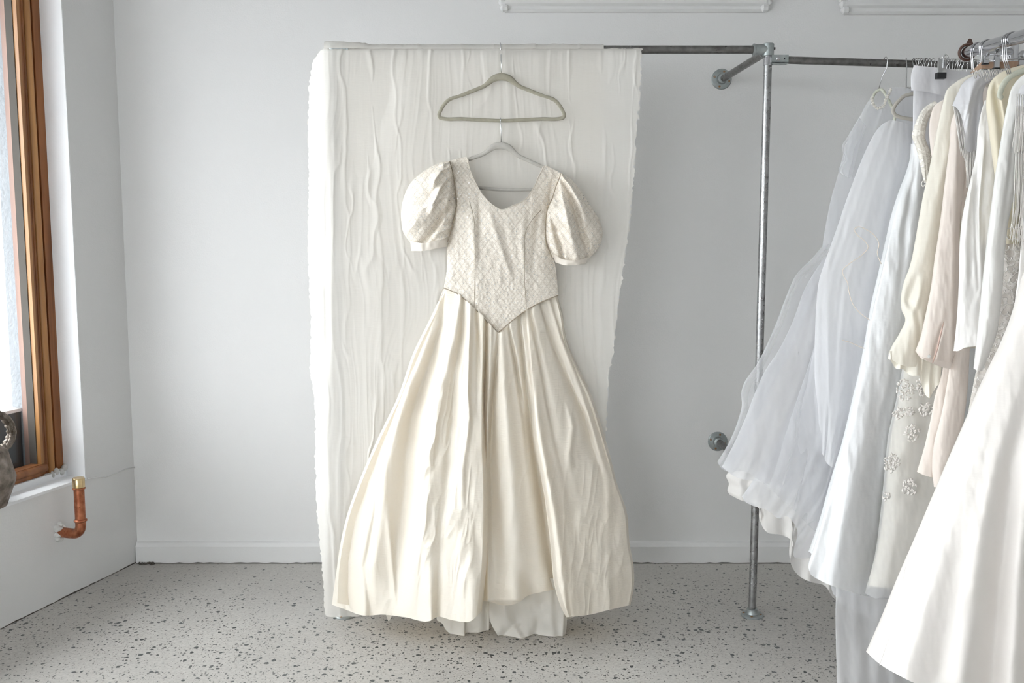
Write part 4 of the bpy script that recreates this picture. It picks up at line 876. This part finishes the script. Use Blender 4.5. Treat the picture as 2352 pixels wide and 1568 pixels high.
# D: lace dress
ld = empty('lace_gown', A(2060, 1370, 2.9), 'cream floral lace sheath gown between the satin gown and blush trousers', 'dress')
garment('lace_skirt', [(2090, 640), (2082, 780), (2068, 870), (2058, 920), (2040, 1000), (2032, 1080), (2022, 1180), (2008, 1280), (1986, 1362)], [(2230, 640), (2225, 800), (2215, 950), (2190, 1150), (2160, 1385)], None, [(1986, 1362), (2000, 1369), (2012, 1374), (2026, 1371), (2060, 1378), (2160, 1385)], 2.90, .05, M_sheer, ld, auto=(3, .008), seed=21)
garment('lining', [(2092, 640), (2084, 780), (2072, 880), (2062, 930), (2045, 1010), (2037, 1090), (2028, 1180), (2012, 1270), (1991, 1346)], [(2228, 640), (2222, 800), (2210, 950), (2188, 1150), (2158, 1352)], None, [(1991, 1346), (2040, 1350), (2158, 1352)], 2.905, .045, M_ivory, ld, auto=(3, .008), seed=21)
# embroidered sprays on the upper skirt
rr = random.Random(5)
def spray(cx, cy, n, R_, Y):
    b = MB()
    for k in range(n):
        a = rr.uniform(0, 6.28); r_ = R_*math.sqrt(rr.random()); c = A(cx+r_*math.cos(a), cy+r_*math.sin(a)*1.2, Y+rr.uniform(-.003, .001)); q = rr.uniform(0, 6.28)
        b.tube([c-Vector((math.cos(q), 0, math.sin(q)))*.006, c, c+Vector((math.cos(q), 0, math.sin(q)))*.006], [.0008, .0035, .0008], 6, flat=((0, 1, 0), .3))
    b.build('lace_motif', M_fringe, ld)
for (x, y, n, R_) in ((2078, 895, 46, 20), (2118, 888, 40, 18), (2128, 938, 36, 16), (2088, 944, 20, 12), (2064, 950, 20, 12), (2095, 995, 44, 17), (2048, 1064, 60, 18), (2088, 1118, 46, 18), (2036, 1140, 10, 8)): spray(x, y, n, R_, 2.852)
garment('lace_strap', [(2146, 232), (2122, 248), (2108, 270), (2098, 296), (2094, 308), (2102, 334), (2110, 362), (2117, 396), (2123, 420)], [(2160, 240), (2140, 262), (2128, 290), (2126, 318), (2138, 350), (2142, 380), (2136, 422)], None, None, 2.90, .02, M_lacetop, ld, auto=(3, .003), seed=24, nu=40, nv=80)
cord([(2123, 415), (2118, 418), (2117, 424), (2121, 428), (2125, 424)], 2.87, .002, ld, 'bead_loop', M_fringe)
# E: long sheer panels reaching the floor
garment_e = garment('sheer_veil', [(1921, 1346), (1919, 1400), (1920, 1480), (1924, 1592)], [(2120, 1376), (2115, 1450), (2110, 1592)], [(1921, 1346), (1960, 1359), (1990, 1368), (2050, 1374), (2120, 1376)], None, 2.94, .03, M_sheer, None, auto=(4, .012), seed=26, nv=90, yfun=lambda px, py, s, t: -.19*t)
tag(garment_e, 'long sheer white veil trailing to the floor below the satin gown', 'veil')
e2 = garment('tulle_underskirt', [(1905, 1330), (1915, 1365), (1935, 1385), (1950, 1402)], [(2120, 1330), (2120, 1420)], None, [(1950, 1402), (1985, 1412), (2000, 1420), (2040, 1422), (2120, 1420)], 3.06, .03, M_tulle2, None, auto=(3, .01), seed=27, nv=50)
tag(e2, 'short sheer white underskirt hem showing behind the long veil', 'underskirt')
# F: garments on the near chrome rack, back to front
f0 = garment('blush_blouse', [(2162, 231), (2146, 243), (2137, 268), (2134, 300), (2137, 340), (2140, 360)], [(2300, 200), (2300, 360)], [(2162, 231), (2200, 215), (2300, 200)], None, 2.86, .03, M_pink, None, auto=(3, .006), seed=30, nv=60)
tag(f0, 'blush blouse shoulder peeking out left of the ivory ruffle-cuff blouse', 'blouse')
bl = empty('ruffle_blouse', A(2110, 900, 2.8), 'ivory crepe blouse with long sleeve ending in a ruffled cuff', 'blouse')
garment('body', [(2210, 195), (2195, 220), (2185, 300), (2170, 450), (2160, 600), (2140, 800)], [(2420, 180), (2420, 800)], [(2210, 195), (2260, 170), (2420, 180)], None, 2.84, .02, M_ivory, bl, auto=(4, .008), seed=31, nu=60, nv=80)
garment('sleeve', [(2225, 172), (2196, 188), (2174, 208), (2167, 232), (2154, 290), (2138, 370), (2118, 460), (2104, 540), (2090, 610), (2074, 655), (2069, 690), (2072, 715), (2079, 730), (2066, 765), (2046, 800), (2040, 820)],
        [(2260, 165), (2235, 215), (2214, 290), (2196, 380), (2180, 470), (2165, 560), (2150, 640), (2132, 730), (2122, 800), (2116, 838)], None, [(2040, 820), (2070, 838), (2100, 842), (2116, 838)], 2.79, .03, M_ivory, bl, auto=(1, .003), seed=33, nv=220,
        folds=[[(2110, 620, 0, 8, 10), (2092, 670, -.008, 9, 8), (2085, 690, -.010, 8, 10), (2100, 720, -.0, 8, 10)], [(2120, 620, .0, 9, 9), (2112, 680, .012, 10, 6), (2098, 720, .008, 8, 8), (2108, 780, .0, 8, 8)], [(2100, 690, 0, 6, 6), (2112, 750, -.010, 6, 6), (2112, 800, -.008, 8, 6), (2105, 835, 0, 8, 6)], [(2200, 260, 0, 10, 14), (2165, 400, .008, 14, 14), (2130, 560, .006, 12, 14), (2120, 620, 0, 10, 14)]])
def ruffle(L_, R_, B_, Y0, n, par, mat, seed, am=.014):
    px, py, s, t = grid(L_, R_, None, B_, 160, 30); Y = Y0-am*t*np.sin(s*n*6.28+vn(s*3, t, seed)*2)
    G = at(px, py+2.5*t*np.cos(s*n*6.28+1), Y); MB().sheet(G).build('ruffle', mat, par)
ruffle([(2042, 806), (2040, 822)], [(2122, 800), (2118, 850)], [(2040, 822), (2056, 842), (2080, 853), (2108, 864), (2118, 850)], 2.775, 3, bl, M_ivory, 3, .009)
ruffle([(2108, 790), (2110, 850), (2113, 870)], [(2165, 800), (2160, 880)], [(2113, 870), (2122, 898), (2136, 916), (2142, 900), (2160, 880)], 2.795, 2.5, bl, M_ivory, 6, .009)
ps = empty('blush_shirt', A(2150, 846, 2.75), 'blush pink shirt with a slit, buttoned cuff hanging beside the ruffled cuff', 'shirt')
garment('sleeve', [(2215, 230), (2190, 265), (2180, 340), (2170, 420), (2158, 520), (2146, 600), (2138, 660), (2124, 730), (2112, 780), (2102, 806)], [(2240, 230), (2224, 330), (2212, 440), (2204, 520), (2203, 620), (2200, 720), (2197, 800), (2187, 832)],
        None, [(2102, 806), (2115, 818), (2150, 826), (2187, 832)], 2.74, .03, M_pink, ps, auto=(1, .004), seed=36, nv=200, folds=[[(2168, 735, -.0, 5, 5), (2162, 760, -.010, 5, 3), (2150, 800, -.014, 5, 3), (2146, 826, -.016, 5, 3)], [(2196, 430, .004, 12, 5), (2192, 600, .008, 10, 5), (2186, 800, .006, 10, 5)]])
cf = garment('cuff', [(2101, 804), (2114, 822)], [(2190, 828), (2182, 848)], [(2101, 804), (2115, 816), (2150, 824), (2190, 828)], [(2114, 822), (2128, 828), (2143, 835), (2160, 842), (2182, 848)], 2.735, .032, M_pink, ps, auto=(1, .002), seed=37, nv=16)
c = A(2134, 818, 2.697); MB().lathe(c, (0, -1, 0), [(.0045, 0), (.005, .001), (.004, .002), (.002, .0015)], 14).build('button', M_white, cf)
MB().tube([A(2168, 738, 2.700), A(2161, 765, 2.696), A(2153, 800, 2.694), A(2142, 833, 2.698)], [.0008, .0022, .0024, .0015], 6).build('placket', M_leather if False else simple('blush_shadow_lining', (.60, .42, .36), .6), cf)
garment('body', [(2230, 200), (2215, 300), (2208, 500), (2200, 790)], [(2430, 200), (2430, 800)], None, None, 2.77, .02, M_pink, ps, auto=(4, .006), seed=38, nu=50, nv=60)
bt = empty('blush_trousers', A(2140, 1110, 2.78), 'blush crepe trousers hanging straight below the shirt cuff', 'trousers')
garment('leg', [(2172, 800), (2160, 870), (2150, 900), (2138, 960), (2122, 1030), (2106, 1083)], [(2212, 800), (2200, 900), (2185, 1000), (2168, 1098)], None, [(2106, 1083), (2118, 1089), (2140, 1096), (2168, 1098)], 2.79, .02, M_pink, bt, auto=(1, .004), seed=40)
garment('leg', [(2186, 800), (2172, 900), (2160, 960), (2145, 1020), (2141, 1080), (2145, 1118)], [(2228, 800), (2222, 900), (2210, 1000), (2200, 1120)], None, [(2145, 1118), (2170, 1122), (2200, 1120)], 2.75, .022, M_pink, bt, auto=(1, .004), seed=41)
# I: fringed silver satin shawl blouse
fs = empty('fringed_blouse', A(2220, 345, 2.66), 'silvery satin blouse with pointed cape sleeve and long fringe', 'blouse')
garment('cape', [(2290, 158), (2262, 164), (2232, 176), (2212, 190), (2200, 212), (2187, 242)], [(2330, 170), (2262, 200), (2258, 260), (2252, 300), (2245, 345)], [(2290, 158), (2330, 170)], [(2187, 242), (2196, 247), (2204, 258), (2211, 280), (2216, 310), (2222, 348), (2245, 345)], 2.68, .03, M_satin2, fs, auto=(2, .008), seed=44, nu=90, nv=110,
        folds=[[(2240, 180, 0, 6, 6), (2226, 240, .010, 9, 6), (2224, 300, .006, 8, 6), (2226, 345, 0, 8, 6)], [(2250, 190, 0, 5, 5), (2244, 250, -.010, 6, 5), (2238, 340, -.006, 6, 5)]])
b = MB(); rr = random.Random(8)
def strand(x, y, l, Y, dx=0):
    b.tube([A(x, y, Y), A(x+dx*.5+rr.uniform(-1, 1), y+l*.5, Y+rr.uniform(-.002, .002)), A(x+dx, y+l, Y)], .0009, 4)
for k in range(70):
    u = k/69; x = 2190+u*36; y = np.interp(x, [2187, 2196, 2204, 2211, 2216, 2226], [242, 247, 258, 280, 310, 348]); strand(x, y, rr.uniform(70, 110)*(1-.3*u)+20*rr.random(), 2.675+rr.uniform(-.006, .006), 18*(1-u)+rr.uniform(-3, 3))
for k in range(30):
    x = 2222+k*.8; strand(x, 346, rr.uniform(60, 95), 2.672+rr.uniform(-.006, .006), rr.uniform(-5, 0))
f_ = b.build('fringe', M_fringe, fs); f_['kind'] = 'stuff'
b = MB()
for k in range(26): # short fringe catching light along the shoulder seam
    x = 2232+k*3.4; strand(x, 160-.1*k+rr.uniform(-1, 2), rr.uniform(14, 26), 2.648, rr.uniform(4, 9))
f_ = b.build('shoulder_fringe', M_fringe, fs); f_['kind'] = 'stuff'
# J: pearl satin tunic
jt = garment('pearl_tunic', [(2262, 230), (2254, 255), (2246, 300), (2242, 350), (2232, 400), (2220, 450), (2210, 500), (2204, 560), (2202, 650), (2197, 740), (2190, 806)], [(2420, 230), (2420, 500), (2410, 790)], None, [(2190, 806), (2200, 806), (2214, 799), (2240, 795), (2300, 792), (2410, 790)], 2.63, .035, M_pearl, None, auto=(4, .008), seed=47, nu=130, nv=190,
     folds=[[(2262, 300, .0, 6, 4), (2256, 380, .012, 8, 4), (2248, 480, .010, 10, 4), (2246, 600, .004, 10, 5), (2250, 700, 0, 10, 5)], [(2250, 360, -.0, 4, 5), (2240, 460, -.012, 5, 5), (2244, 580, -.008, 5, 4), (2250, 700, 0, 5, 5)], [(2236, 400, .0, 5, 4), (2228, 450, .008, 6, 4), (2216, 560, .004, 8, 8), (2220, 760, 0, 8, 8)], [(2262, 480, -.0, 6, 6), (2266, 640, -.012, 6, 6), (2262, 790, -.006, 6, 6)]])
tag(jt, 'pearl white satin tunic with soft vertical folds, its hem at mid height', 'tunic')
# K: butter cream jacket slipping on a pale hanger
kj = empty('butter_jacket', A(2290, 400, 2.57), 'butter yellow crepe jacket shoulder drooping on a pale hanger', 'jacket')
garment('shoulder', [(2352, 148), (2318, 158), (2290, 172), (2274, 190), (2267, 215), (2265, 245), (2270, 290), (2276, 340), (2284, 400), (2290, 470), (2290, 560)], [(2400, 150), (2345, 215), (2330, 270), (2325, 330), (2330, 400), (2340, 470), (2345, 560)], None, None, 2.57, .035, M_cream, kj, auto=(1, .006), seed=50, nv=160,
        folds=[[(2290, 180, 0, 6, 8), (2285, 210, -.012, 6, 8), (2296, 260, -.012, 7, 7), (2306, 330, -.006, 8, 8), (2310, 400, 0, 8, 8)], [(2305, 190, .0, 6, 8), (2300, 230, .012, 8, 8), (2310, 300, .008, 8, 8), (2318, 400, 0, 8, 8)]])
eh = empty('velvet_hanger', A(2300, 228, 2.53), 'broad pale grey-green hanger end inside the butter jacket collar', 'hanger')
q = spline([(2420, 150), (2352, 162), (2335, 168), (2318, 178), (2306, 192), (2298, 210), (2296, 220), (2303, 226)], np.linspace(0, 1, 40))
MB().tube([A(x, y, 2.525-.0*i) for i, (x, y) in enumerate(q)], [.0075]*36+[.0075, .0075, .007, .005], 12, flat=((0, 1, 0), .6)).build('hanger_body', M_velvet3, eh)
MB().tube([A(2420, 150, 2.525), A(2400, 120, 2.525), A(2396, 95, 2.525)], .0018, 7).build('hook', M_wire, eh)
# sequined scallop dress and tan lining between
mq = empty('scalloped_gown', A(2300, 960, 2.56), 'taupe gown covered in scalloped lace tiers, glimpsed behind the white coat sleeve', 'dress')
garment('body', [(2310, 480), (2300, 560), (2290, 660), (2275, 740), (2255, 800), (2232, 900), (2215, 1000)], [(2440, 480), (2430, 1000)], None, None, 2.57, .03, M_sequin, mq, auto=(3, .006), seed=52, nu=60, nv=120)
b = MB()
for r_ in range(19):
    for k in range(5):
        y = 520+r_*25; x0 = np.interp(y, [480, 560, 660, 740, 800, 900, 1000], [2312, 2303, 2294, 2280, 2262, 2240, 2225]); x = x0+k*16+(r_ % 2)*8
        pts = [A(x+8+9*math.cos(a), y-6+11*math.sin(a), 2.535) for a in np.linspace(.1, math.pi-.1, 8)]; b.tube(pts, .0014, 5)
b.build('scallops', M_fringe, mq)['kind'] = 'stuff'
# L: white coat sleeve
wc = empty('white_coat', A(2245, 850, 2.5), 'white crepe coat with one long straight sleeve hanging in front', 'coat')
garment('sleeve', [(2380, 158), (2345, 176), (2325, 200), (2314, 240), (2304, 290), (2296, 340), (2286, 400), (2277, 470), (2267, 550), (2257, 640), (2247, 740), (2236, 846)], [(2420, 170), (2380, 230), (2350, 300), (2338, 360), (2334, 430), (2318, 500), (2308, 580), (2302, 670), (2288, 770), (2256, 852)], None, [(2236, 846), (2244, 850), (2256, 852)], 2.48, .032, M_white, wc, auto=(1, .003), seed=55, nv=200,
        folds=[[(2350, 220, 0, 6, 6), (2330, 300, -.006, 5, 6), (2316, 420, -.005, 5, 7), (2300, 560, -.003, 6, 8), (2290, 700, 0, 6, 8)]])
garment('body', [(2370, 200), (2350, 400), (2345, 600), (2340, 800)], [(2560, 200), (2560, 800)], None, None, 2.53, .02, M_white, wc, auto=(4, .008), seed=56, nu=50, nv=60)
# M: fringed top at right edge
ft = empty('fringed_shawl', A(2345, 560, 2.42), 'shawl of long pearly fringe hanging at the right edge of the rack', 'shawl')
garment('yoke', [(2400, 170), (2365, 185), (2345, 200), (2336, 222), (2334, 250)], [(2560, 180), (2560, 260)], None, None, 2.41, .03, M_satin2, ft, auto=(3, .006), seed=58, nu=60, nv=40)
b = MB()
for tier, (y0, l) in enumerate(((215, 130), (245, 100), (330, 180), (350, 210))):
    for k in range(95):
        x = 2335+k*2.2+rr.uniform(-1, 1); xx = x if tier < 2 else x-2; b.tube([A(xx, y0+rr.uniform(-3, 3), 2.375+.01*tier+rr.uniform(-.004, .004)), A(xx-3+rr.uniform(-2, 2), y0+l*.6, 2.375+.01*tier), A(xx-6+rr.uniform(-4, 3)-(6 if tier == 3 else 0), y0+l*rr.uniform(.9, 1.08), 2.375+.01*tier)], .0009, 4)
f_ = b.build('fringe', M_fringe, ft); f_['kind'] = 'stuff'
pg = garment('pearly_dress', [(2362, 430), (2350, 480), (2345, 560), (2338, 640), (2330, 700), (2322, 800)], [(2600, 430), (2600, 800)], None, None, 2.43, .02, M_pearl, None, auto=(3, .008), seed=60, nu=60, nv=70)
tag(pg, 'pearly pink-white dress at the right edge above the big ivory skirt', 'dress')
# N: big ivory satin gown in front
bgw = empty('ivory_satin_gown', A(2250, 1580, 2.3), 'large ivory satin ballgown skirt nearest the camera at the right edge', 'dress')
LN = [(2370, 560), (2352, 620), (2338, 665), (2325, 715), (2300, 782), (2274, 836), (2250, 886), (2215, 968), (2180, 1048), (2145, 1130), (2100, 1236), (2060, 1328), (2025, 1414), (1989, 1496)]
RN = [(2620, 560), (2640, 800), (2720, 1100), (2800, 1350), (2860, 1560)]
BN = [(1989, 1496), (2020, 1524), (2060, 1548), (2100, 1568), (2150, 1585), (2250, 1605), (2400, 1620), (2600, 1610), (2860, 1560)]
garment('skirt', LN, RN, None, BN, 2.30, .17, M_gown, bgw, auto=(0, 0), seed=62, nu=220, nv=260, noise=.0012,
        folds=[[(2360, 640, 0, 10, 20), (2320, 780, .008, 14, 24), (2240, 1050, .012, 20, 40), (2150, 1300, .022, 24, 60), (2080, 1540, .03, 24, 60)],
               [(2352, 800, 0, 20, 20), (2310, 1000, .012, 24, 30), (2260, 1200, .022, 34, 36), (2210, 1560, .03, 40, 36)],
               [(2360, 900, 0, 20, 16), (2320, 1050, -.014, 24, 20), (2300, 1250, -.024, 30, 28), (2275, 1560, -.034, 36, 30)],
               [(2400, 900, 0, 20, 30), (2370, 1100, .012, 26, 30), (2345, 1300, .02, 30, 24), (2330, 1580, .028, 34, 20)],
               [(2420, 1000, 0, 20, 20), (2390, 1250, -.03, 30, 26), (2372, 1600, -.05, 36, 40)], [(2500, 800, 0, 30, 30), (2520, 1600, .04, 60, 50)], [(2640, 1000, 0, 30, 30), (2680, 1600, -.05, 60, 50)]])
garment('bodice', [(2415, 262), (2400, 330), (2385, 430), (2378, 500), (2366, 575)], [(2560, 262), (2585, 330), (2600, 430), (2605, 500), (2628, 575)], [(2415, 262), (2440, 256), (2470, 330), (2510, 330), (2540, 256), (2560, 262)], [(2366, 575), (2628, 575)], 2.30, .09, M_gown, bgw, auto=(0, 0), seed=63, nu=60, nv=60, noise=.001)
hp = A(2490, 200, 2.30); rp = r0_g = A(2218, 121, 2.86)
hg = empty('velvet_hanger', (hp.x, hp.y, hp.z-.1), 'pale velvet hanger carrying the large ivory satin gown, outside the right edge', 'hanger')
q = spline([(2490, 200), (2470, 206), (2440, 232), (2405, 258), (2400, 285), (2410, 296), (2490, 298), (2570, 296), (2580, 285), (2575, 258), (2540, 232), (2510, 206), (2490, 200)], np.linspace(0, 1, 70)[:-1])
MB().tube([A(x, y, 2.30) for x, y in q], .0055, 8, closed=True, flat=((0, 1, 0), .6)).build('hanger_body', M_velvet2, hg)
dg_ = (A(2352, 83, 2.44)-rp).normalized(); rc = rp+dg_*((2.30-rp.y)/dg_.y)
MB().tube([(hp.x, 2.30, hp.z), (hp.x*.3+rc.x*.7, 2.30, hp.z*.35+(rc.z-.03)*.65)]+[(rc.x+.0185*math.cos(a), 2.30, rc.z+.0185*math.sin(a)) for a in np.linspace(-.9, 3.4, 14)], .0016, 7).build('hook', M_wire, hg)
MB().tube([A(x, y, 2.2) for x, y in ((2080, 1300), (2062, 1400), (2040, 1470), (2020, 1528))], .0005, 4).build('seam', M_gown, bgw)
# ------------------------------------------------------------------ near chrome rack
XC = 1.355; ya, yb_ = 2.88, 1.0; za = float(at(2212, 119, 2.88)[2]); 
r0 = A(2218, 121, 2.86); r1 = A(2352, 83, 2.44); dv = (r1-r0).normalized(); rN = r0+dv*1.9
ck_ = empty('chrome_rack', (r0.x, r0.y, 0), 'polished chrome garment rack with thick tube rail coming towards the camera', 'clothes rack')
MB().tube([r0, rN], .0165, 24).build('rail', M_chrome, ck_, True, 60)
MB().lathe(r0-dv*.008, dv, [(.010, 0), (.017, .002), (.0178, .010), (.0168, .014)], 24).build('end_cap', M_chrome, ck_, True, 50)
c = A(2323, 104, 2.98)
MB().tube([(c.x, 2.98, 0.02), (c.x, 2.98, c.z)], .0205, 24).build('post', M_chrome, ck_, True, 60)
cc_ = r0+dv*.10
MB().tube([(c.x, 2.98, c.z-.02), cc_+Vector((0, 0, -.005))], .012, 16).build('cross_tube', M_chrome, ck_, True, 60)
MB().box((c.x-.28, 2.96, .0), (c.x+.28, 3.0, .03)).build('foot', M_chrome, ck_, False)
c = r0+dv*1.8
MB().tube([(c.x, c.y, 0.02), (c.x, c.y, c.z-.012)], .0165, 20).build('post', M_chrome, ck_, True, 60)
MB().box((c.x-.25, c.y-.02, .0), (c.x+.25, c.y+.02, .03)).build('foot', M_chrome, ck_, False)
# pairs of hanger hooks wrapped over the chrome rail
pr = dv.cross(Vector((0, 0, 1))).normalized(); upv = pr.cross(dv).normalized()
for q, n, lb in ((.095, 2, 'chrome hanger hook pair, farthest along the thick chrome rail'), (.165, 2, 'chrome hanger hooks, second group from the chrome rail end'), (.33, 3, 'chrome hanger hooks near the right edge of the chrome rail')):
    e = empty('hook_cluster' if False else 'chrome_hanger', r0+dv*q, lb, 'hanger')
    for k in range(n):
        c = r0+dv*(q+k*.012); pts = [c+pr*(.0182*math.cos(a))+upv*(.0182*math.sin(a)) for a in np.linspace(-.5, math.pi+.1, 16)]
        MB().tube([c-Vector((0, 0, .085)), c-Vector((0, 0, .05))+pr*.012]+pts, .0013, 8).build('hook', M_chrome, e)
# leather loop at the rail end
c = r0+dv*.012; pts = [c+pr*(.0215*math.cos(a))+upv*(.0215*math.sin(a)) for a in np.linspace(0, 6.283, 40)[:-1]]
o = MB().tube(pts, .004, 8, closed=True, flat=(tuple(dv), 1.6)).build('leather_strap', M_leather, None, True, 40)
b = MB(); tp = [(2213, 112), (2219, 100), (2224, 90), (2228, 88), (2232, 90), (2236, 102), (2237, 112)]
v = [tuple(A(x, y, 2.885)) for x, y in tp]+[tuple(A(x, y, 2.893)) for x, y in tp]; n = len(tp)
b.add(v, [tuple(range(n)), tuple(range(n, 2*n))[::-1]]+[(i, n+i, n+(i+1) % n, (i+1) % n) for i in range(n)])
b.build('strap_tip', M_leather, o, True, 40)
tag(o, 'dark brown leather strap looped around the far end of the chrome rail', 'strap')
# wooden hanger with metal clips
wh = empty('wooden_clip_hanger', A(2300, 152, 2.62), 'brown wooden trouser hanger gripped by small chrome clips under the chrome rail', 'hanger')
a0 = A(2253, 151, 2.66); a1 = A(2420, 146, 2.60)
b = MB(); v = [];
hh = .0085
for c, w_ in ((a0, .006), (a1, .006)):
    v += [(c.x, c.y-w_, c.z-hh), (c.x, c.y+w_, c.z-hh), (c.x, c.y+w_, c.z+hh), (c.x, c.y-w_, c.z+hh)]
tip = A(2232, 163, 2.70); v += [(tip.x, tip.y-.004, tip.z-.006), (tip.x, tip.y+.006, tip.z-.006), (tip.x, tip.y+.006, tip.z-.002), (tip.x, tip.y-.004, tip.z-.002)]
b.add(v, [(0, 1, 5, 4), (1, 2, 6, 5), (2, 3, 7, 6), (3, 0, 4, 7), (4, 5, 6, 7), (0, 1, 9, 8), (1, 2, 10, 9), (2, 3, 11, 10), (3, 0, 8, 11), (8, 9, 10, 11)]); b.build('wooden_bar', M_woodh, wh, False)
MB().tube([A(2248, 141, 2.64), A(2290, 138, 2.63), A(2352, 134, 2.61), A(2420, 131, 2.60)], .002, 8).build('wire_bar', M_chrome, wh)
for x, y0, y1 in ((2289, 116, 156), (2263, 124, 146), (2345, 118, 150)):
    c0 = A(x, y0, 2.625); c1 = A(x, y1, 2.625)
    k = MB().box((c0.x-.0065, 2.617, c1.z), (c0.x+.0065, 2.625, c0.z-.012)).build('clip', M_chrome, wh, False)
    MB().lathe((c0.x+.001, 2.622, c0.z-.008), (0, -1, 0), [(.008, -.004), (.009, 0), (.009, .006), (.004, .008)], 16).build('clip_pivot', M_chrome, k, True, 50)
    MB().box((c0.x-.008, 2.616, c1.z-.003), (c0.x+.008, 2.628, c1.z)).build('clip_pad', M_black, k, False)
